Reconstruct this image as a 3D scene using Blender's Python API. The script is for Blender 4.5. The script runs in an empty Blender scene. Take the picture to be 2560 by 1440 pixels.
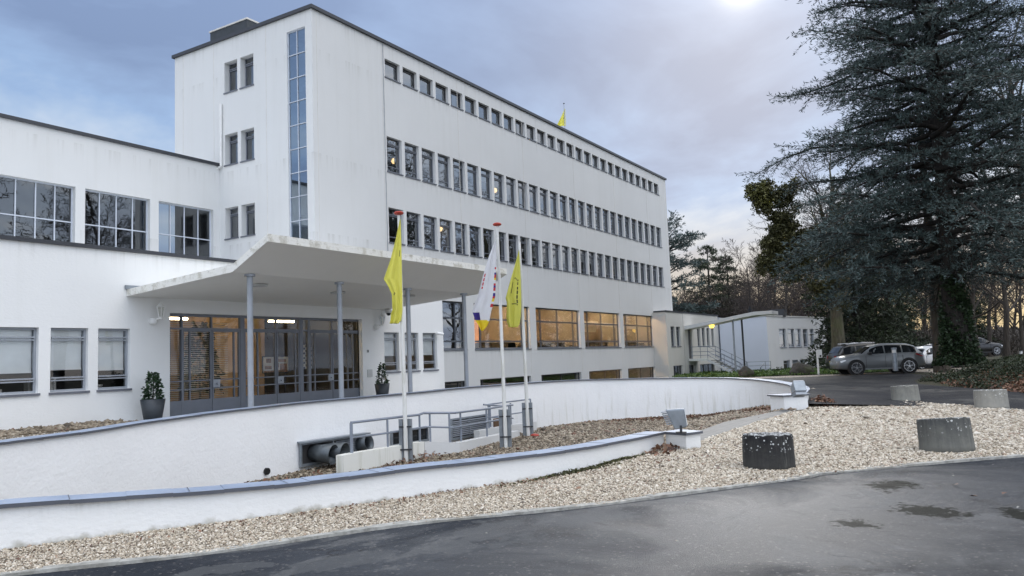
import bpy, bmesh, math, random
import numpy as np
from mathutils import Vector, Matrix, geometry
R=math.radians
C=bpy.context.scene
COL=C.collection
# ------------------------------------------------------------------ camera
F=1971.0
def _axes():
    p,ro,ya=R(5.25),R(-2.271),R(58.64)
    fw=np.array([math.sin(ya)*math.cos(p),math.cos(ya)*math.cos(p),math.sin(p)])
    r=np.array([math.cos(ya),-math.sin(ya),0]); u=np.cross(r,fw)
    c,s=math.cos(ro),math.sin(ro)
    return c*r+s*u,-s*r+c*u,fw
CR,CU,CF=_axes()
cam=bpy.data.cameras.new('camera'); cam.lens=36*F/2560; cam.sensor_width=36; cam.clip_start=.1; cam.clip_end=3000
camo=bpy.data.objects.new('camera',cam); COL.objects.link(camo)
camo.matrix_world=Matrix([[CR[0],CU[0],-CF[0],0],[CR[1],CU[1],-CF[1],0],[CR[2],CU[2],-CF[2],0],[0,0,0,1]])
C.camera=camo
def ray(x,y): return (x-1280)/F*CR-(y-720)/F*CU+CF
def onY(x,y,Y): d=ray(x,y); return d*Y/d[1]
def onX(x,y,X): d=ray(x,y); return d*X/d[0]
def onZ(x,y,Z): d=ray(x,y); return d*Z/d[2]
def onD(x,y,D): return ray(x,y)*D
# ------------------------------------------------------------------ exposure, sun, world
C.view_settings.view_transform='Standard'; C.view_settings.look='None'; C.view_settings.exposure=0.0; C.view_settings.gamma=1
SD=ray(1850,-40); SD=SD/np.linalg.norm(SD)
sl=bpy.data.lights.new('sun','SUN'); sl.energy=0.8; sl.angle=R(14); sl.color=(1,.97,.92)
so=bpy.data.objects.new('sun',sl); COL.objects.link(so)
so.rotation_euler=Vector(-SD).to_track_quat('-Z','Y').to_euler()
W=bpy.data.worlds.new('World'); C.world=W; W.use_nodes=True
class NT:
    def __init__(s,t): s.t=t; s.n=t.nodes; s.l=t.links
    def a(s,typ,ins=None,**k):
        n=s.n.new('ShaderNode'+typ)
        for a,b in k.items(): setattr(n,a,b)
        for i,v in (ins or {}).items():
            if isinstance(v,bpy.types.NodeSocket): s.l.new(v,n.inputs[i])
            elif isinstance(v,bpy.types.Node): s.l.new(v.outputs[0],n.inputs[i])
            else: n.inputs[i].default_value=v
        return n
    def m(s,op,a,b=0.0,c=0.0,clamp=False): return s.a('Math',{0:a,1:b,2:c},operation=op,use_clamp=clamp).outputs[0]
    def ramp(s,f,stops):
        n=s.a('ValToRGB',{0:f}); e=n.color_ramp.elements
        while len(e)<len(stops): e.new(.5)
        for q,(p,c) in zip(e,stops): q.position=p; q.color=(*c,1) if len(c)==3 else c
        return n.outputs[0]
    def mix(s,f,a,b,bt='MIX'):
        n=s.a('Mix',data_type='RGBA',blend_type=bt)
        for i,v in ((0,f),(6,a),(7,b)):
            if isinstance(v,bpy.types.NodeSocket): s.l.new(v,n.inputs[i])
            elif i==0: n.inputs[0].default_value=v
            else: n.inputs[i].default_value=(*v,1) if len(v)==3 else v
        return n.outputs[2]
    def noise(s,v,scale,detail=4,rough=.55,dist=0): return s.a('TexNoise',{'Vector':v,'Scale':scale,'Detail':detail,'Roughness':rough,'Distortion':dist})
    def mapr(s,v,a,b,c=0.,d=1.): return s.a('MapRange',{0:v,1:a,2:b,3:c,4:d}).outputs[0]
def world():
    t=NT(W.node_tree); t.n.clear()
    tc=t.a('TexCoord').outputs['Generated']
    sky=t.a('TexSky',sky_type='NISHITA',sun_disc=False,sun_elevation=math.asin(SD[2]),sun_rotation=math.atan2(SD[0],SD[1]),air_density=1.0,dust_density=2.0)
    skyc=t.mix(1.0,sky.outputs[0],(.09,.09,.09),'MULTIPLY')
    sep=t.a('SeparateXYZ',{0:tc}); z=sep.outputs[2]
    zz=t.m('MAXIMUM',t.m('ADD',z,.16),.06)
    uv=t.a('CombineXYZ',{0:t.m('DIVIDE',sep.outputs[0],zz),1:t.m('DIVIDE',sep.outputs[1],zz),2:0.0})
    n1=t.noise(uv,1.15,6,.55,.4).outputs[0]; n2=t.noise(uv,.45,3,.5).outputs[0]
    n=t.m('ADD',t.m('MULTIPLY',n1,.60),t.m('MULTIPLY',n2,.40)); n=t.m('ADD',t.m('MULTIPLY',t.m('SUBTRACT',n,.5),1.95),.485)
    cl=t.ramp(n,[(.30,(.235,.33,.54)),(.42,(.30,.42,.66)),(.50,(.355,.51,.78)),(.57,(.47,.61,.83)),(.66,(.64,.74,.89))])
    base=t.mix(.93,skyc,cl)
    # brighter overhead and in the sky behind the camera, away from the hidden sun
    back=t.a('VectorMath',{0:tc,1:(-.55,-.835,0.)},operation='DOT_PRODUCT').outputs['Value']
    bf=t.mapr(back,-.40,.40,1.0,2.75)
    zf=t.mapr(z,.34,.95,1.0,1.7)
    br=t.m('MULTIPLY',bf,zf)
    base=t.mix(1.0,base,t.a('CombineXYZ',{0:br,1:br,2:br}).outputs[0],'MULTIPLY')
    nf=t.m('MINIMUM',t.m('ADD',t.mapr(back,-.45,.3,0.,1.),t.mapr(z,.45,.8,0.,1.)),1.)
    base=t.mix(nf,base,t.mix(1.0,base,(1.27,1.03,.82),'MULTIPLY'))
    dt=t.a('VectorMath',{0:tc,1:tuple(SD)},operation='DOT_PRODUCT').outputs['Value']
    g1=t.m('POWER',t.m('MAXIMUM',dt,0.),3600.); g2=t.m('POWER',t.m('MAXIMUM',dt,0.),130.); g3=t.m('POWER',t.m('MAXIMUM',dt,0.),14.)
    gn=t.mapr(n1,.35,.65,.45,1.25)
    def addc(b,f,c):
        col=t.mix(f,(0,0,0),c); return t.mix(1.0,b,col,'ADD')
    base=addc(base,t.m('MULTIPLY',g1,gn),(.9,.84,.72)); base=addc(base,t.m('MULTIPLY',g2,gn),(.08,.072,.055)); base=addc(base,g3,(.06,.05,.03))
    # clear warm band low over the horizon under the hidden sun
    hd=np.array([SD[0],SD[1],0]); ang=R(-10); hd=np.array([hd[0]*math.cos(ang)-hd[1]*math.sin(ang),hd[0]*math.sin(ang)+hd[1]*math.cos(ang),0]); hd/=np.linalg.norm(hd)
    dh=t.a('VectorMath',{0:tc,1:tuple(hd)},operation='DOT_PRODUCT').outputs['Value']
    hz2=t.m('MULTIPLY',t.mapr(z,.02,.20,1.,0.),t.mapr(dh,.74,.97,0.,.7))
    base=t.mix(hz2,base,(.70,.70,.74))
    hz=t.mapr(z,.02,.20,1.,0.); hz=t.m('MULTIPLY',t.m('POWER',hz,1.6),t.mapr(dh,.75,.985,.0,1.))
    base=t.mix(t.m('MINIMUM',hz,.95),base,(1.0,.77,.42))
    bg=t.a('Background',{0:base,1:1.0}); out=t.a('OutputWorld',{0:bg})
world()
# ------------------------------------------------------------------ materials
MAT={}
def mat(name,f):
    m=bpy.data.materials.new(name); m.use_nodes=True; t=NT(m.node_tree); t.n.clear()
    out=t.a('OutputMaterial'); sh=f(t)
    t.l.new(sh.outputs[0] if isinstance(sh,bpy.types.Node) else sh,out.inputs[0]); MAT[name]=m; return m
def bsdf(t,col,rough=.6,bump=None,bs=.2,bd=.01,**k):
    ins={'Base Color':col if isinstance(col,bpy.types.NodeSocket) else (*col,1),'Roughness':rough}
    ins.update({a.replace('_',' '):b for a,b in k.items()})
    if bump is not None: ins['Normal']=t.a('Bump',{'Strength':bs,'Distance':bd,'Height':bump}).outputs[0]
    return t.a('BsdfPrincipled',ins)
def pos(t): return t.a('NewGeometry').outputs['Position']
def objc(t): return t.a('TexCoord').outputs['Object']
def scl(t,v,s): return t.a('VectorMath',{0:v,1:s},operation='MULTIPLY').outputs[0]
def simple(name,c,rough=.55,var=.12,sc=3.,metal=0.,bs=.08):
    def f(t):
        p=objc(t); n=t.noise(p,sc,4).outputs[0]
        col=t.mix(t.mapr(n,.3,.7),tuple(x*(1-var) for x in c),tuple(min(1,x*(1+var)) for x in c))
        return bsdf(t,col,rough,t.noise(p,sc*12,2).outputs[0],bs,.004,Metallic=metal)
    mat(name,f)
def plaster(name,c,grain=34,bs=.35,streak=.5,dirt=(),splash=()):
    def f(t):
        p=pos(t); big=t.noise(p,.35,4,.6).outputs[0]; st=t.noise(scl(t,p,(1.5,1.5,.05)),1.3,6,.7).outputs[0]
        g=t.noise(scl(t,p,(1,1,1.6)),grain,3,.6).outputs[0]; g2=t.noise(p,6.,3,.6).outputs[0]
        v=t.mix(t.mapr(big,.35,.7),tuple(x*.955 for x in c),c)
        v=t.mix(t.m('MULTIPLY',t.mapr(st,.52,.75),.35*streak),v,(c[0]*.78,c[1]*.77,c[2]*.72))
        sp=t.a('SeparateXYZ',{0:p}); dz=sp.outputs[2]; dn=t.noise(scl(t,p,(5.,5.,.12)),1.,4,.7).outputs[0]
        for zs,ln in dirt:
            f_=t.m('MULTIPLY',t.mapr(dz,zs-ln,zs,0,1),t.m('LESS_THAN',dz,zs)); v=t.mix(t.m('MULTIPLY',t.m('MULTIPLY',f_,f_),t.mapr(dn,.50,.72,0,.5)),v,(c[0]*.55,c[1]*.54,c[2]*.50))
        for zs,h in splash:
            f_=t.mapr(t.m('ADD',dz,t.m('MULTIPLY',t.m('SUBTRACT',g2,.5),.22)),zs,zs+h,1,0); v=t.mix(t.m('MULTIPLY',f_,.75),v,(.33,.31,.24))
        return bsdf(t,v,.85,t.m('ADD',g,t.m('MULTIPLY',g2,.8)),bs,.012)
    mat(name,f)
plaster('plaster',(.66,.665,.655),34,.35,.55,((14.32,1.1),(12.76,.9),(8.48,.9),(5.31,.9),(.58,.8))); plaster('plaster_rough',(.83,.835,.82),14,.45,.4,((3.02,.7),(-1.25,.16)),((-1.62,.07),)); plaster('plaster_soffit',(.84,.83,.79),30,.12,.3)
plaster('plaster_grey',(.60,.59,.55),30,.2,.8); plaster('plaster_cool',(.70,.74,.82),30,.15,.2)
def f(t):
    p=pos(t); n=t.noise(p,3.2,6,.7).outputs[0]; n2=t.noise(scl(t,p,(1,1,2.5)),9,5,.7).outputs[0]
    c=t.mix(t.mapr(n,.5,.62),(.78,.77,.72),(.55,.53,.46)); c=t.mix(t.mapr(n2,.60,.70),c,(.25,.24,.19))
    return bsdf(t,c,.85,t.m('ADD',n,n2),.6,.02)
mat('peeling_edge',f)
def f(t):
    p=pos(t); st=t.noise(scl(t,p,(7,7,.5)),1.,5,.65).outputs[0]; n=t.noise(p,5,4).outputs[0]
    c=t.mix(t.m('MULTIPLY',t.mapr(st,.5,.7),.6),(.74,.74,.69),(.44,.44,.33))
    return bsdf(t,c,.85,n,.3,.01)
mat('stained_kerb',f)
def f(t):
    p=pos(t); st=t.noise(scl(t,p,(5,5,.35)),1.2,5,.65).outputs[0]; g=t.noise(p,16,3,.6).outputs[0]; g2=t.noise(p,5.,3,.6).outputs[0]
    z=t.a('SeparateXYZ',{0:p}).outputs[2]; x=t.a('SeparateXYZ',{0:p}).outputs[0]
    m=t.m('MULTIPLY',t.mapr(st,.54,.68),t.m('MULTIPLY',t.mapr(x,20,25),t.mapr(z,-1.15,-1.9)))
    big=t.noise(p,.7,4,.6).outputs[0]
    c=t.mix(t.mapr(big,.35,.7),(.83,.835,.83),(.88,.885,.88)); c=t.mix(t.m('MULTIPLY',m,.55),c,(.50,.49,.40))
    return bsdf(t,c,.85,t.m('ADD',g,t.m('MULTIPLY',g2,1.2)),.55,.014)
mat('ramp_plaster',f)
simple('pale_bounce_paving',(.36,.355,.34),.8,.2,2.); simple('roof_trim',(.035,.038,.045),.45); simple('frame_grey',(.17,.185,.215),.4,.08); simple('frame_bar',(.085,.095,.11),.4,.08); simple('frame_dark',(.075,.075,.08),.5)
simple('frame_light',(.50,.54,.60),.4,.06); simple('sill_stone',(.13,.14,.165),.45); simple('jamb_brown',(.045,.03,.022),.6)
simple('metal_grey',(.32,.345,.38),.38,.1,3,.2); simple('galvanised',(.27,.30,.33),.42,.15,6,.5); simple('duct_metal',(.10,.115,.125),.42,.15,6,.4); simple('dark_metal',(.03,.033,.038),.45)
simple('rail_grey',(.24,.27,.32),.4,.1,3,.2)
simple('white_paint',(.74,.74,.72),.45,.06); 
def f(t):
    p=objc(t); n=t.noise(scl(t,p,(9,9,.9)),1.4,5,.65).outputs[0]; z=t.a('SeparateXYZ',{0:p}).outputs[2]
    c=t.mix(t.m('MULTIPLY',t.mapr(n,.47,.68,0,.75),t.mapr(z,3.2,.6,.35,1.)),(.76,.76,.73),(.36,.35,.24)); return bsdf(t,c,.5,n,.2,.004)
mat('pole_paint',f)
simple('red_paint',(.42,.045,.025),.5); simple('pot_grey',(.035,.042,.05),.45)
simple('soil',(.03,.022,.016),.9); simple('inner_white',(.62,.60,.56),.8); simple('inner_grey',(.20,.20,.20),.8); simple('inner_dark',(.035,.034,.034),.8)
simple('inner_warm',(.55,.40,.27),.8); simple('inner_orange',(.62,.33,.12),.8); simple('wood',(.16,.09,.045),.6); simple('black',(.008,.008,.009),.4)
simple('penthouse_slate',(.035,.042,.048),.6,.2); simple('blind_white',(.88,.90,.90),.8,.05); simple('lamp_white',(.78,.78,.76),.4,.05)
simple('stone_cap_dark',(.09,.097,.115),.5); simple('cream_metal',(.55,.56,.55),.45); simple('book_white',(.6,.58,.54),.7,.3,40)
simple('brown_print',(.30,.17,.10),.6,.6,14); simple('screen_white',(.7,.68,.62),.6,.1)
def f(t):
    p=pos(t); n=t.noise(p,2.5,4).outputs[0]; n2=t.noise(p,22,3).outputs[0]
    c=t.mix(t.mapr(n,.3,.7),(.24,.30,.41),(.34,.40,.50)); c=t.mix(t.mapr(n2,.62,.75),c,(.42,.45,.47))
    return bsdf(t,c,t.mapr(n,.3,.7,.32,.5),n2,.1,.004)
mat('coping_slate',f)
def emis(name,c,s):
    def f(t): return t.a('Emission',{0:(*c,1),1:s})
    mat(name,f)
emis('tube_light',(1,.80,.48),24.0); emis('warm_lamp',(1,.66,.32),58.0); emis('globe_lamp',(1,.66,.30),2.2); emis('yellow_lamp',(1,.70,.12),2.6); emis('orange_glow',(1,.42,.06),2.5)
def glass(name,ior,tint,wav=.02,gc=(.92,.96,1)):
    def f(t):
        p=objc(t); h=t.noise(p,1.3,2).outputs[0]
        nm=t.a('Bump',{'Strength':wav,'Distance':.05,'Height':h}).outputs[0]
        fr=t.a('Fresnel',{'IOR':ior,'Normal':nm})
        return t.a('MixShader',{0:fr.outputs[0],1:t.a('BsdfTransparent',{0:(*tint,1)}),2:t.a('BsdfGlossy',{0:(*gc,1),1:.01,'Normal':nm})})
    mat(name,f)
glass('glass',2.9,(.7,.73,.73)); glass('glass_wing',2.1,(.55,.56,.56),.03); glass('glass_clear',1.5,(.95,.95,.93),.015); glass('glass_bay',2.0,(.85,.85,.84),.02); glass('glass_stair',4.2,(.55,.72,.9),.01,(.74,.87,1.))
def f(t):
    p=pos(t); v=t.a('TexVoronoi',{'Vector':p,'Scale':26.}); v2=t.a('TexVoronoi',{'Vector':p,'Scale':26.},feature='DISTANCE_TO_EDGE')
    r=t.a('SeparateXYZ',{0:v.outputs['Color']}).outputs[0]
    c=t.ramp(r,[(.0,(.16,.12,.08)),(.3,(.34,.27,.19)),(.6,(.50,.42,.32)),(.85,(.66,.60,.50)),(1,(.75,.70,.62))])
    big=t.noise(p,.9,5,.6).outputs[0]; c=t.mix(t.mapr(big,.45,.7,0,.4),c,(.20,.16,.12))
    e=t.mapr(v2.outputs[0],0,.12); c=t.mix(e,(.05,.04,.03),c)
    return bsdf(t,c,.7,v2.outputs[0],.9,.02)
mat('gravel',f)
def f(t):
    p=pos(t); v=t.a('TexVoronoi',{'Vector':p,'Scale':22.}); v2=t.a('TexVoronoi',{'Vector':p,'Scale':22.},feature='DISTANCE_TO_EDGE')
    r=t.a('SeparateXYZ',{0:v.outputs['Color']}).outputs[0]
    c=t.ramp(r,[(.0,(.07,.055,.035)),(.35,(.16,.125,.08)),(.7,(.26,.21,.14)),(1,(.42,.36,.26))])
    big=t.noise(p,1.3,5,.65).outputs[0]; c=t.mix(t.mapr(big,.42,.65,0,.6),c,(.07,.06,.035))
    e=t.mapr(v2.outputs[0],0,.12); c=t.mix(e,(.03,.025,.018),c)
    return bsdf(t,c,.75,v2.outputs[0],.9,.02)
mat('court_gravel',f)
def pebmat(name,stops):
    def f(t):
        at=t.a('Attribute',attribute_name='tone').outputs['Fac']
        n=t.noise(pos(t),60,2).outputs[0]
        c=t.ramp(at,stops); c=t.mix(t.mapr(n,.4,.7,0,.25),c,(.2,.16,.12))
        return bsdf(t,c,.55)
    mat(name,f)
pebmat('pebble',[(0,(.07,.055,.038)),(.2,(.20,.155,.105)),(.42,(.42,.35,.255)),(.68,(.63,.555,.44)),(.9,(.80,.74,.635)),(1,(.40,.29,.21))])
pebmat('pebble_brown',[(0,(.05,.035,.022)),(.3,(.13,.10,.065)),(.6,(.24,.19,.13)),(.9,(.42,.36,.27)),(1,(.14,.06,.035))])
pebmat('dead_leaf',[(0,(.05,.022,.012)),(.4,(.13,.055,.03)),(.7,(.22,.10,.055)),(1,(.34,.21,.13))])
def asphalt(name,dark,light,patch,wet=(),dry=()):
    def f(t):
        p=pos(t); a=t.noise(scl(t,p,(.55,.55,1)),1.0,5,.62,.9).outputs[0]; b=t.noise(p,90,2).outputs[0]; b2=t.noise(p,240,2).outputs[0]
        d=t.noise(scl(t,p,(.35,.35,1)),1.,3,.6,.3).outputs[0]
        c=t.mix(t.mapr(d,.35,.65),dark,light)
        pm=t.m('MULTIPLY',t.mapr(a,.545,.565),t.mapr(d,.40,.50)); c=t.mix(t.m('MULTIPLY',pm,.85),c,patch)
        sp=t.mapr(t.a('TexVoronoi',{'Vector':p,'Scale':70.}).outputs['Distance'],.0,.16,1,0); sm=t.mapr(t.noise(p,9,2).outputs[0],.5,.62)
        c=t.mix(t.m('MULTIPLY',t.m('MULTIPLY',sp,sm),.5),c,(.22,.22,.21))
        cr=t.a('TexVoronoi',{'Vector':t.a('VectorMath',{0:p,1:t.noise(p,1.8,4).outputs['Color']},operation='ADD').outputs[0],'Scale':.32},feature='DISTANCE_TO_EDGE').outputs[0]
        cm=t.m('MULTIPLY',t.mapr(cr,.0,.012,1,0),t.mapr(t.noise(p,.5,2).outputs[0],.46,.54)); c=t.mix(t.m('MULTIPLY',cm,.8),c,(.012,.012,.014))
        g=t.a('TexVoronoi',{'Vector':p,'Scale':46.}).outputs['Color']; gs=t.a('SeparateXYZ',{0:g}).outputs[0]; c=t.mix(t.mapr(gs,.0,1.,.0,.45),c,(.015,.015,.017)); c=t.mix(t.m('MULTIPLY',t.mapr(gs,.93,1.),.5),c,(.22,.21,.2))
        q0=t.a('VectorMath',{0:p,1:(8.6,1.2,GZ)},operation='SUBTRACT').outputs[0]; q0=t.a('VectorRotate',{'Vector':q0,'Angle':R(38)},rotation_type='Z_AXIS').outputs[0]; l0=t.a('VectorMath',{0:scl(t,q0,(1/5.5,1/2.3,0))},operation='LENGTH').outputs['Value']; shn=t.m('ADD',t.m('SUBTRACT',1.0,l0),t.m('MULTIPLY',t.m('SUBTRACT',a,.5),2.4)); shn=t.mapr(shn,-.25,.55); ro=t.m('ADD',t.m('SUBTRACT',.60,t.m('MULTIPLY',shn,.24)),t.m('MULTIPLY',pm,.15)); sp_=t.m('ADD',.035,t.m('MULTIPLY',shn,.33)); pn=t.noise(scl(t,p,(1.6,1.6,1)),1.5,5,.65).outputs[0]; pn2=t.noise(p,14,3,.6).outputs[0]; hgt=t.m('ADD',t.m('MULTIPLY',b,1.4),b2)
        def spot(cx,cy,ax,ay,ang,na,nb):
            q=t.a('VectorMath',{0:p,1:(cx,cy,GZ)},operation='SUBTRACT').outputs[0]; q=t.a('VectorRotate',{'Vector':q,'Angle':-ang},rotation_type='Z_AXIS').outputs[0]; l=t.a('VectorMath',{0:scl(t,q,(1/ax,1/ay,0))},operation='LENGTH').outputs['Value']
            return t.m('ADD',t.m('SUBTRACT',1.0,l),t.m('ADD',t.m('MULTIPLY',t.m('SUBTRACT',pn,.5),na),t.m('MULTIPLY',t.m('SUBTRACT',pn2,.5),nb)))
        for q_ in dry:
            w=t.m('MULTIPLY',t.mapr(spot(*q_,5.,.9),.0,.10),.62); c=t.mix(w,c,patch); sp_=t.m('MULTIPLY',sp_,t.m('SUBTRACT',1.,w))
        for (cx,cy,ax,ay,ang) in wet:
            q=t.a('VectorMath',{0:p,1:(cx,cy,GZ)},operation='SUBTRACT').outputs[0]; q=t.a('VectorRotate',{'Vector':q,'Angle':-ang},rotation_type='Z_AXIS').outputs[0]; q=scl(t,q,(1/ax,1/ay,0)); l=t.a('VectorMath',{0:q},operation='LENGTH').outputs['Value']
            w=t.m('ADD',t.m('SUBTRACT',1.0,l),t.m('ADD',t.m('MULTIPLY',t.m('SUBTRACT',pn,.5),2.2),t.m('MULTIPLY',t.m('SUBTRACT',pn2,.5),2.6))); w=t.mapr(w,.0,.30)
            c=t.mix(t.m('MULTIPLY',w,.93),c,(.008,.009,.006)); sp_=t.m('MULTIPLY',sp_,t.m('SUBTRACT',1.,t.m('MULTIPLY',w,.88)))
        return bsdf(t,c,ro,hgt,.55,.006,Specular_IOR_Level=sp_)
    mat(name,f)
GZ=-1.6
WET=[]
for px,py,w,h in ((2228,1211,64,13),(2140,1307,50,13),(2320,1275,80,15),(2550,1285,42,18)):
    c_=onZ(px,py,GZ);e1=onZ(px+w,py,GZ)-c_;e2=onZ(px,py-h,GZ)-c_; WET.append((float(c_[0]),float(c_[1]),float(np.hypot(e1[0],e1[1])),float(np.hypot(e2[0],e2[1])),math.atan2(e1[1],e1[0])))
DRY=[]
for px,py,w,h in ((1230,1328,105,20),(1480,1290,120,13),(870,1398,120,13),(1700,1246,90,10),(600,1415,110,9),(1960,1212,70,7),(1120,1362,60,12)):
    c_=onZ(px,py,GZ);e1=onZ(px+w,py-w*.12,GZ)-c_;e2=onZ(px,py-h,GZ)-c_; DRY.append((float(c_[0]),float(c_[1]),float(np.hypot(e1[0],e1[1])),float(np.hypot(e2[0],e2[1])),math.atan2(e1[1],e1[0])))
asphalt('asphalt',(.017,.020,.026),(.042,.048,.058),(.105,.108,.11),WET,DRY); asphalt('asphalt_far',(.05,.05,.054),(.085,.083,.08),(.14,.135,.125))
mat('puddle_wet',lambda t: bsdf(t,t.mix(t.mapr(t.noise(pos(t),7,4).outputs[0],.35,.6),(.006,.007,.005),(.025,.026,.02)),t.mapr(t.noise(pos(t),5,4).outputs[0],.4,.6,.10,.5),t.noise(pos(t),60,2).outputs[0],.2,.004))
def f(t):
    p=pos(t); n=t.noise(p,9,5,.7).outputs[0]; n2=t.noise(p,1.6,4).outputs[0]
    c=t.mix(t.mapr(n,.35,.65),(.22,.215,.19),(.47,.46,.42)); c=t.mix(t.mapr(n2,.5,.65,0,.5),c,(.16,.15,.12))
    return bsdf(t,c,.8,n,.5,.01)
mat('kerb_concrete',f)
def f(t):
    p=pos(t); n=t.noise(p,.8,6,.65).outputs[0]; n2=t.noise(p,14,4,.6).outputs[0]
    c=t.mix(t.mapr(n,.35,.65),(.055,.045,.03),(.05,.065,.025)); c=t.mix(t.mapr(n2,.45,.7),c,(.09,.07,.045))
    return bsdf(t,c,.95,n2,.6,.05)
mat('earth',f)
def f(t):
    p=pos(t); n=t.noise(p,1.2,5,.6).outputs[0]; n2=t.noise(p,30,3,.6).outputs[0]
    c=t.mix(t.mapr(n,.35,.65),(.045,.085,.02),(.085,.13,.035)); c=t.mix(t.mapr(n2,.5,.7,0,.6),c,(.03,.05,.015))
    return bsdf(t,c,.9,n2,.7,.03)
mat('grass',f)
def f(t):
    p=pos(t); b=t.a('TexBrick',{'Vector':p,'Color1':(.09,.09,.085,1),'Color2':(.12,.12,.115,1),'Mortar':(.04,.04,.038,1),'Scale':1.6,'Mortar Size':.012})
    n=t.noise(p,5,5,.65).outputs[0]
    return bsdf(t,t.mix(t.mapr(n,.45,.7,0,.6),b.outputs[0],(.17,.165,.15)),.6,n,.2,.01)
mat('slab_path',f)
def stump(name,dk,md,zlo,lich,amt):
    def f(t):
        p=objc(t); z=t.a('SeparateXYZ',{0:p}).outputs[2]
        st=t.noise(scl(t,p,(9,9,.5)),1.3,5,.6).outputs[0]; n=t.noise(p,10,5,.65).outputs[0]
        c=t.mix(t.mapr(t.m('ADD',z,t.m('MULTIPLY',t.m('SUBTRACT',st,.5),.9)),zlo-.28,zlo+.30),md,dk)
        c=t.mix(t.mapr(st,.58,.75,0,.5),c,(.25,.25,.22)); c=t.mix(t.mapr(n,.4,.75,0,.35),c,(md[0]*1.3,md[1]*1.3,md[2]*1.2))
        v=t.a('TexVoronoi',{'Vector':p,'Scale':30.}); rr=t.a('SeparateXYZ',{0:v.outputs['Color']}).outputs
        d=t.mapr(t.m('SUBTRACT',v.outputs['Distance'],t.m('SUBTRACT',t.m('MULTIPLY',rr[0],.75),.30)),-.05,.05,1,0)
        d=t.m('MULTIPLY',d,t.m('MULTIPLY',t.mapr(z,.18,.34),t.mapr(t.noise(p,5.2,3).outputs[0],(.46-amt),(.50-amt))))
        nz=t.a('SeparateXYZ',{0:t.a('NewGeometry').outputs['Normal']}).outputs[2]; top=t.m('MULTIPLY',t.mapr(nz,.6,.9),t.mapr(t.noise(p,22,4,.7).outputs[0],.46,.56))
        c=t.mix(t.m('MAXIMUM',d,t.m('MULTIPLY',top,.9)),c,lich)
        return bsdf(t,c,.9,n,.6,.015)
    mat(name,f)
stump('stump_black',(.007,.007,.009),(.055,.054,.05),.10,(.55,.56,.55),.05); stump('stump_dark',(.030,.032,.034),(.15,.15,.135),.28,(.55,.55,.53),.0)
stump('stump_grey',(.13,.125,.11),(.27,.265,.235),.28,(.4,.4,.37),-.1); stump('stump_pale',(.15,.145,.125),(.30,.29,.26),.40,(.6,.6,.57),.06)
def f(t):
    p=objc(t); n=t.noise(p,3,6,.65).outputs[0]; n2=t.noise(p,1.2,3).outputs[0]
    c=t.mix(t.mapr(n,.3,.7),(.035,.032,.026),(.11,.10,.085)); c=t.mix(t.mapr(n2,.5,.65,0,.7),c,(.05,.06,.02))
    return bsdf(t,c,.9,n,.8,.06)
mat('boulder_rock',f)
def bark(name,a,b,moss=0.):
    def f(t):
        p=objc(t); n=t.noise(scl(t,p,(6,6,1.2)),1.6,5,.65).outputs[0]; c=t.mix(t.mapr(n,.35,.65),a,b)
        if moss: c=t.mix(t.mapr(t.noise(p,1.1,4).outputs[0],.42,.6,0,moss),c,(.10,.11,.045))
        return bsdf(t,c,.9,n,.7,.03)
    mat(name,f)
bark('bark_brown',(.030,.024,.019),(.075,.062,.050)); bark('bark_moss',(.05,.045,.03),(.13,.115,.08),.6); bark('bark_dark',(.016,.014,.012),(.045,.038,.032)); bark('bark_grey',(.06,.05,.04),(.13,.11,.09),.2)
bark('twig_brown',(.035,.026,.022),(.075,.058,.048))
def leafmat(name,a,b,sc=.6,rough=.6):
    def f(t):
        p=pos(t); n=t.noise(p,sc,3,.6).outputs[0]; at=t.a('Attribute',attribute_name='tone').outputs['Fac']
        c=t.mix(t.m('ADD',t.m('MULTIPLY',t.mapr(n,.35,.65),.5),t.m('MULTIPLY',at,.5)),a,b)
        return bsdf(t,c,rough)
    mat(name,f)
leafmat('needle_blue',(.023,.040,.037),(.115,.160,.150)); leafmat('needle_dark',(.014,.024,.012),(.055,.075,.032)); leafmat('needle_olive',(.032,.038,.015),(.125,.12,.042))
leafmat('ivy_leaf',(.010,.022,.010),(.05,.085,.035),.8,.45); leafmat('ivy_yellow',(.045,.05,.012),(.15,.15,.035)); leafmat('shrub_leaf',(.008,.024,.010),(.035,.075,.028),3,.35)
leafmat('ivy_bed_leaf',(.012,.018,.008),(.045,.06,.024),.8,.5); leafmat('grass_leaf',(.05,.10,.018),(.14,.22,.05),3,.5); leafmat('brush_twig',(.03,.024,.02),(.09,.072,.056),.3)
leafmat('flag_dummy',(.5,.5,.5),(.6,.6,.6))
def cloth(name,c):
    def f(t):
        n=t.noise(objc(t),5,3).outputs[0]; col=t.mix(t.mapr(n,.3,.7),tuple(x*.9 for x in c),c)
        a=bsdf(t,col,.8); return t.a('MixShader',{0:.25,1:a.outputs[0],2:t.a('BsdfTranslucent',{0:(*c,1)}).outputs[0]})
    mat(name,f)
cloth('cloth_yellow',(.86,.82,.16)); cloth('cloth_white',(.80,.80,.82)); cloth('cloth_indigo',(.06,.04,.26)); cloth('cloth_gold',(.85,.66,.03)); cloth('cloth_black',(.02,.02,.015)); cloth('cloth_red',(.62,.05,.06)); cloth('cloth_olive',(.74,.72,.14))
def paint(name,c,metal=.0):
    mat(name,lambda t: bsdf(t,t.mix(t.mapr(t.noise(objc(t),.8,3).outputs[0],.3,.7),tuple(x*.92 for x in c),c),.32,Metallic=metal,Coat_Weight=.6,Coat_Roughness=.06))
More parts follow.
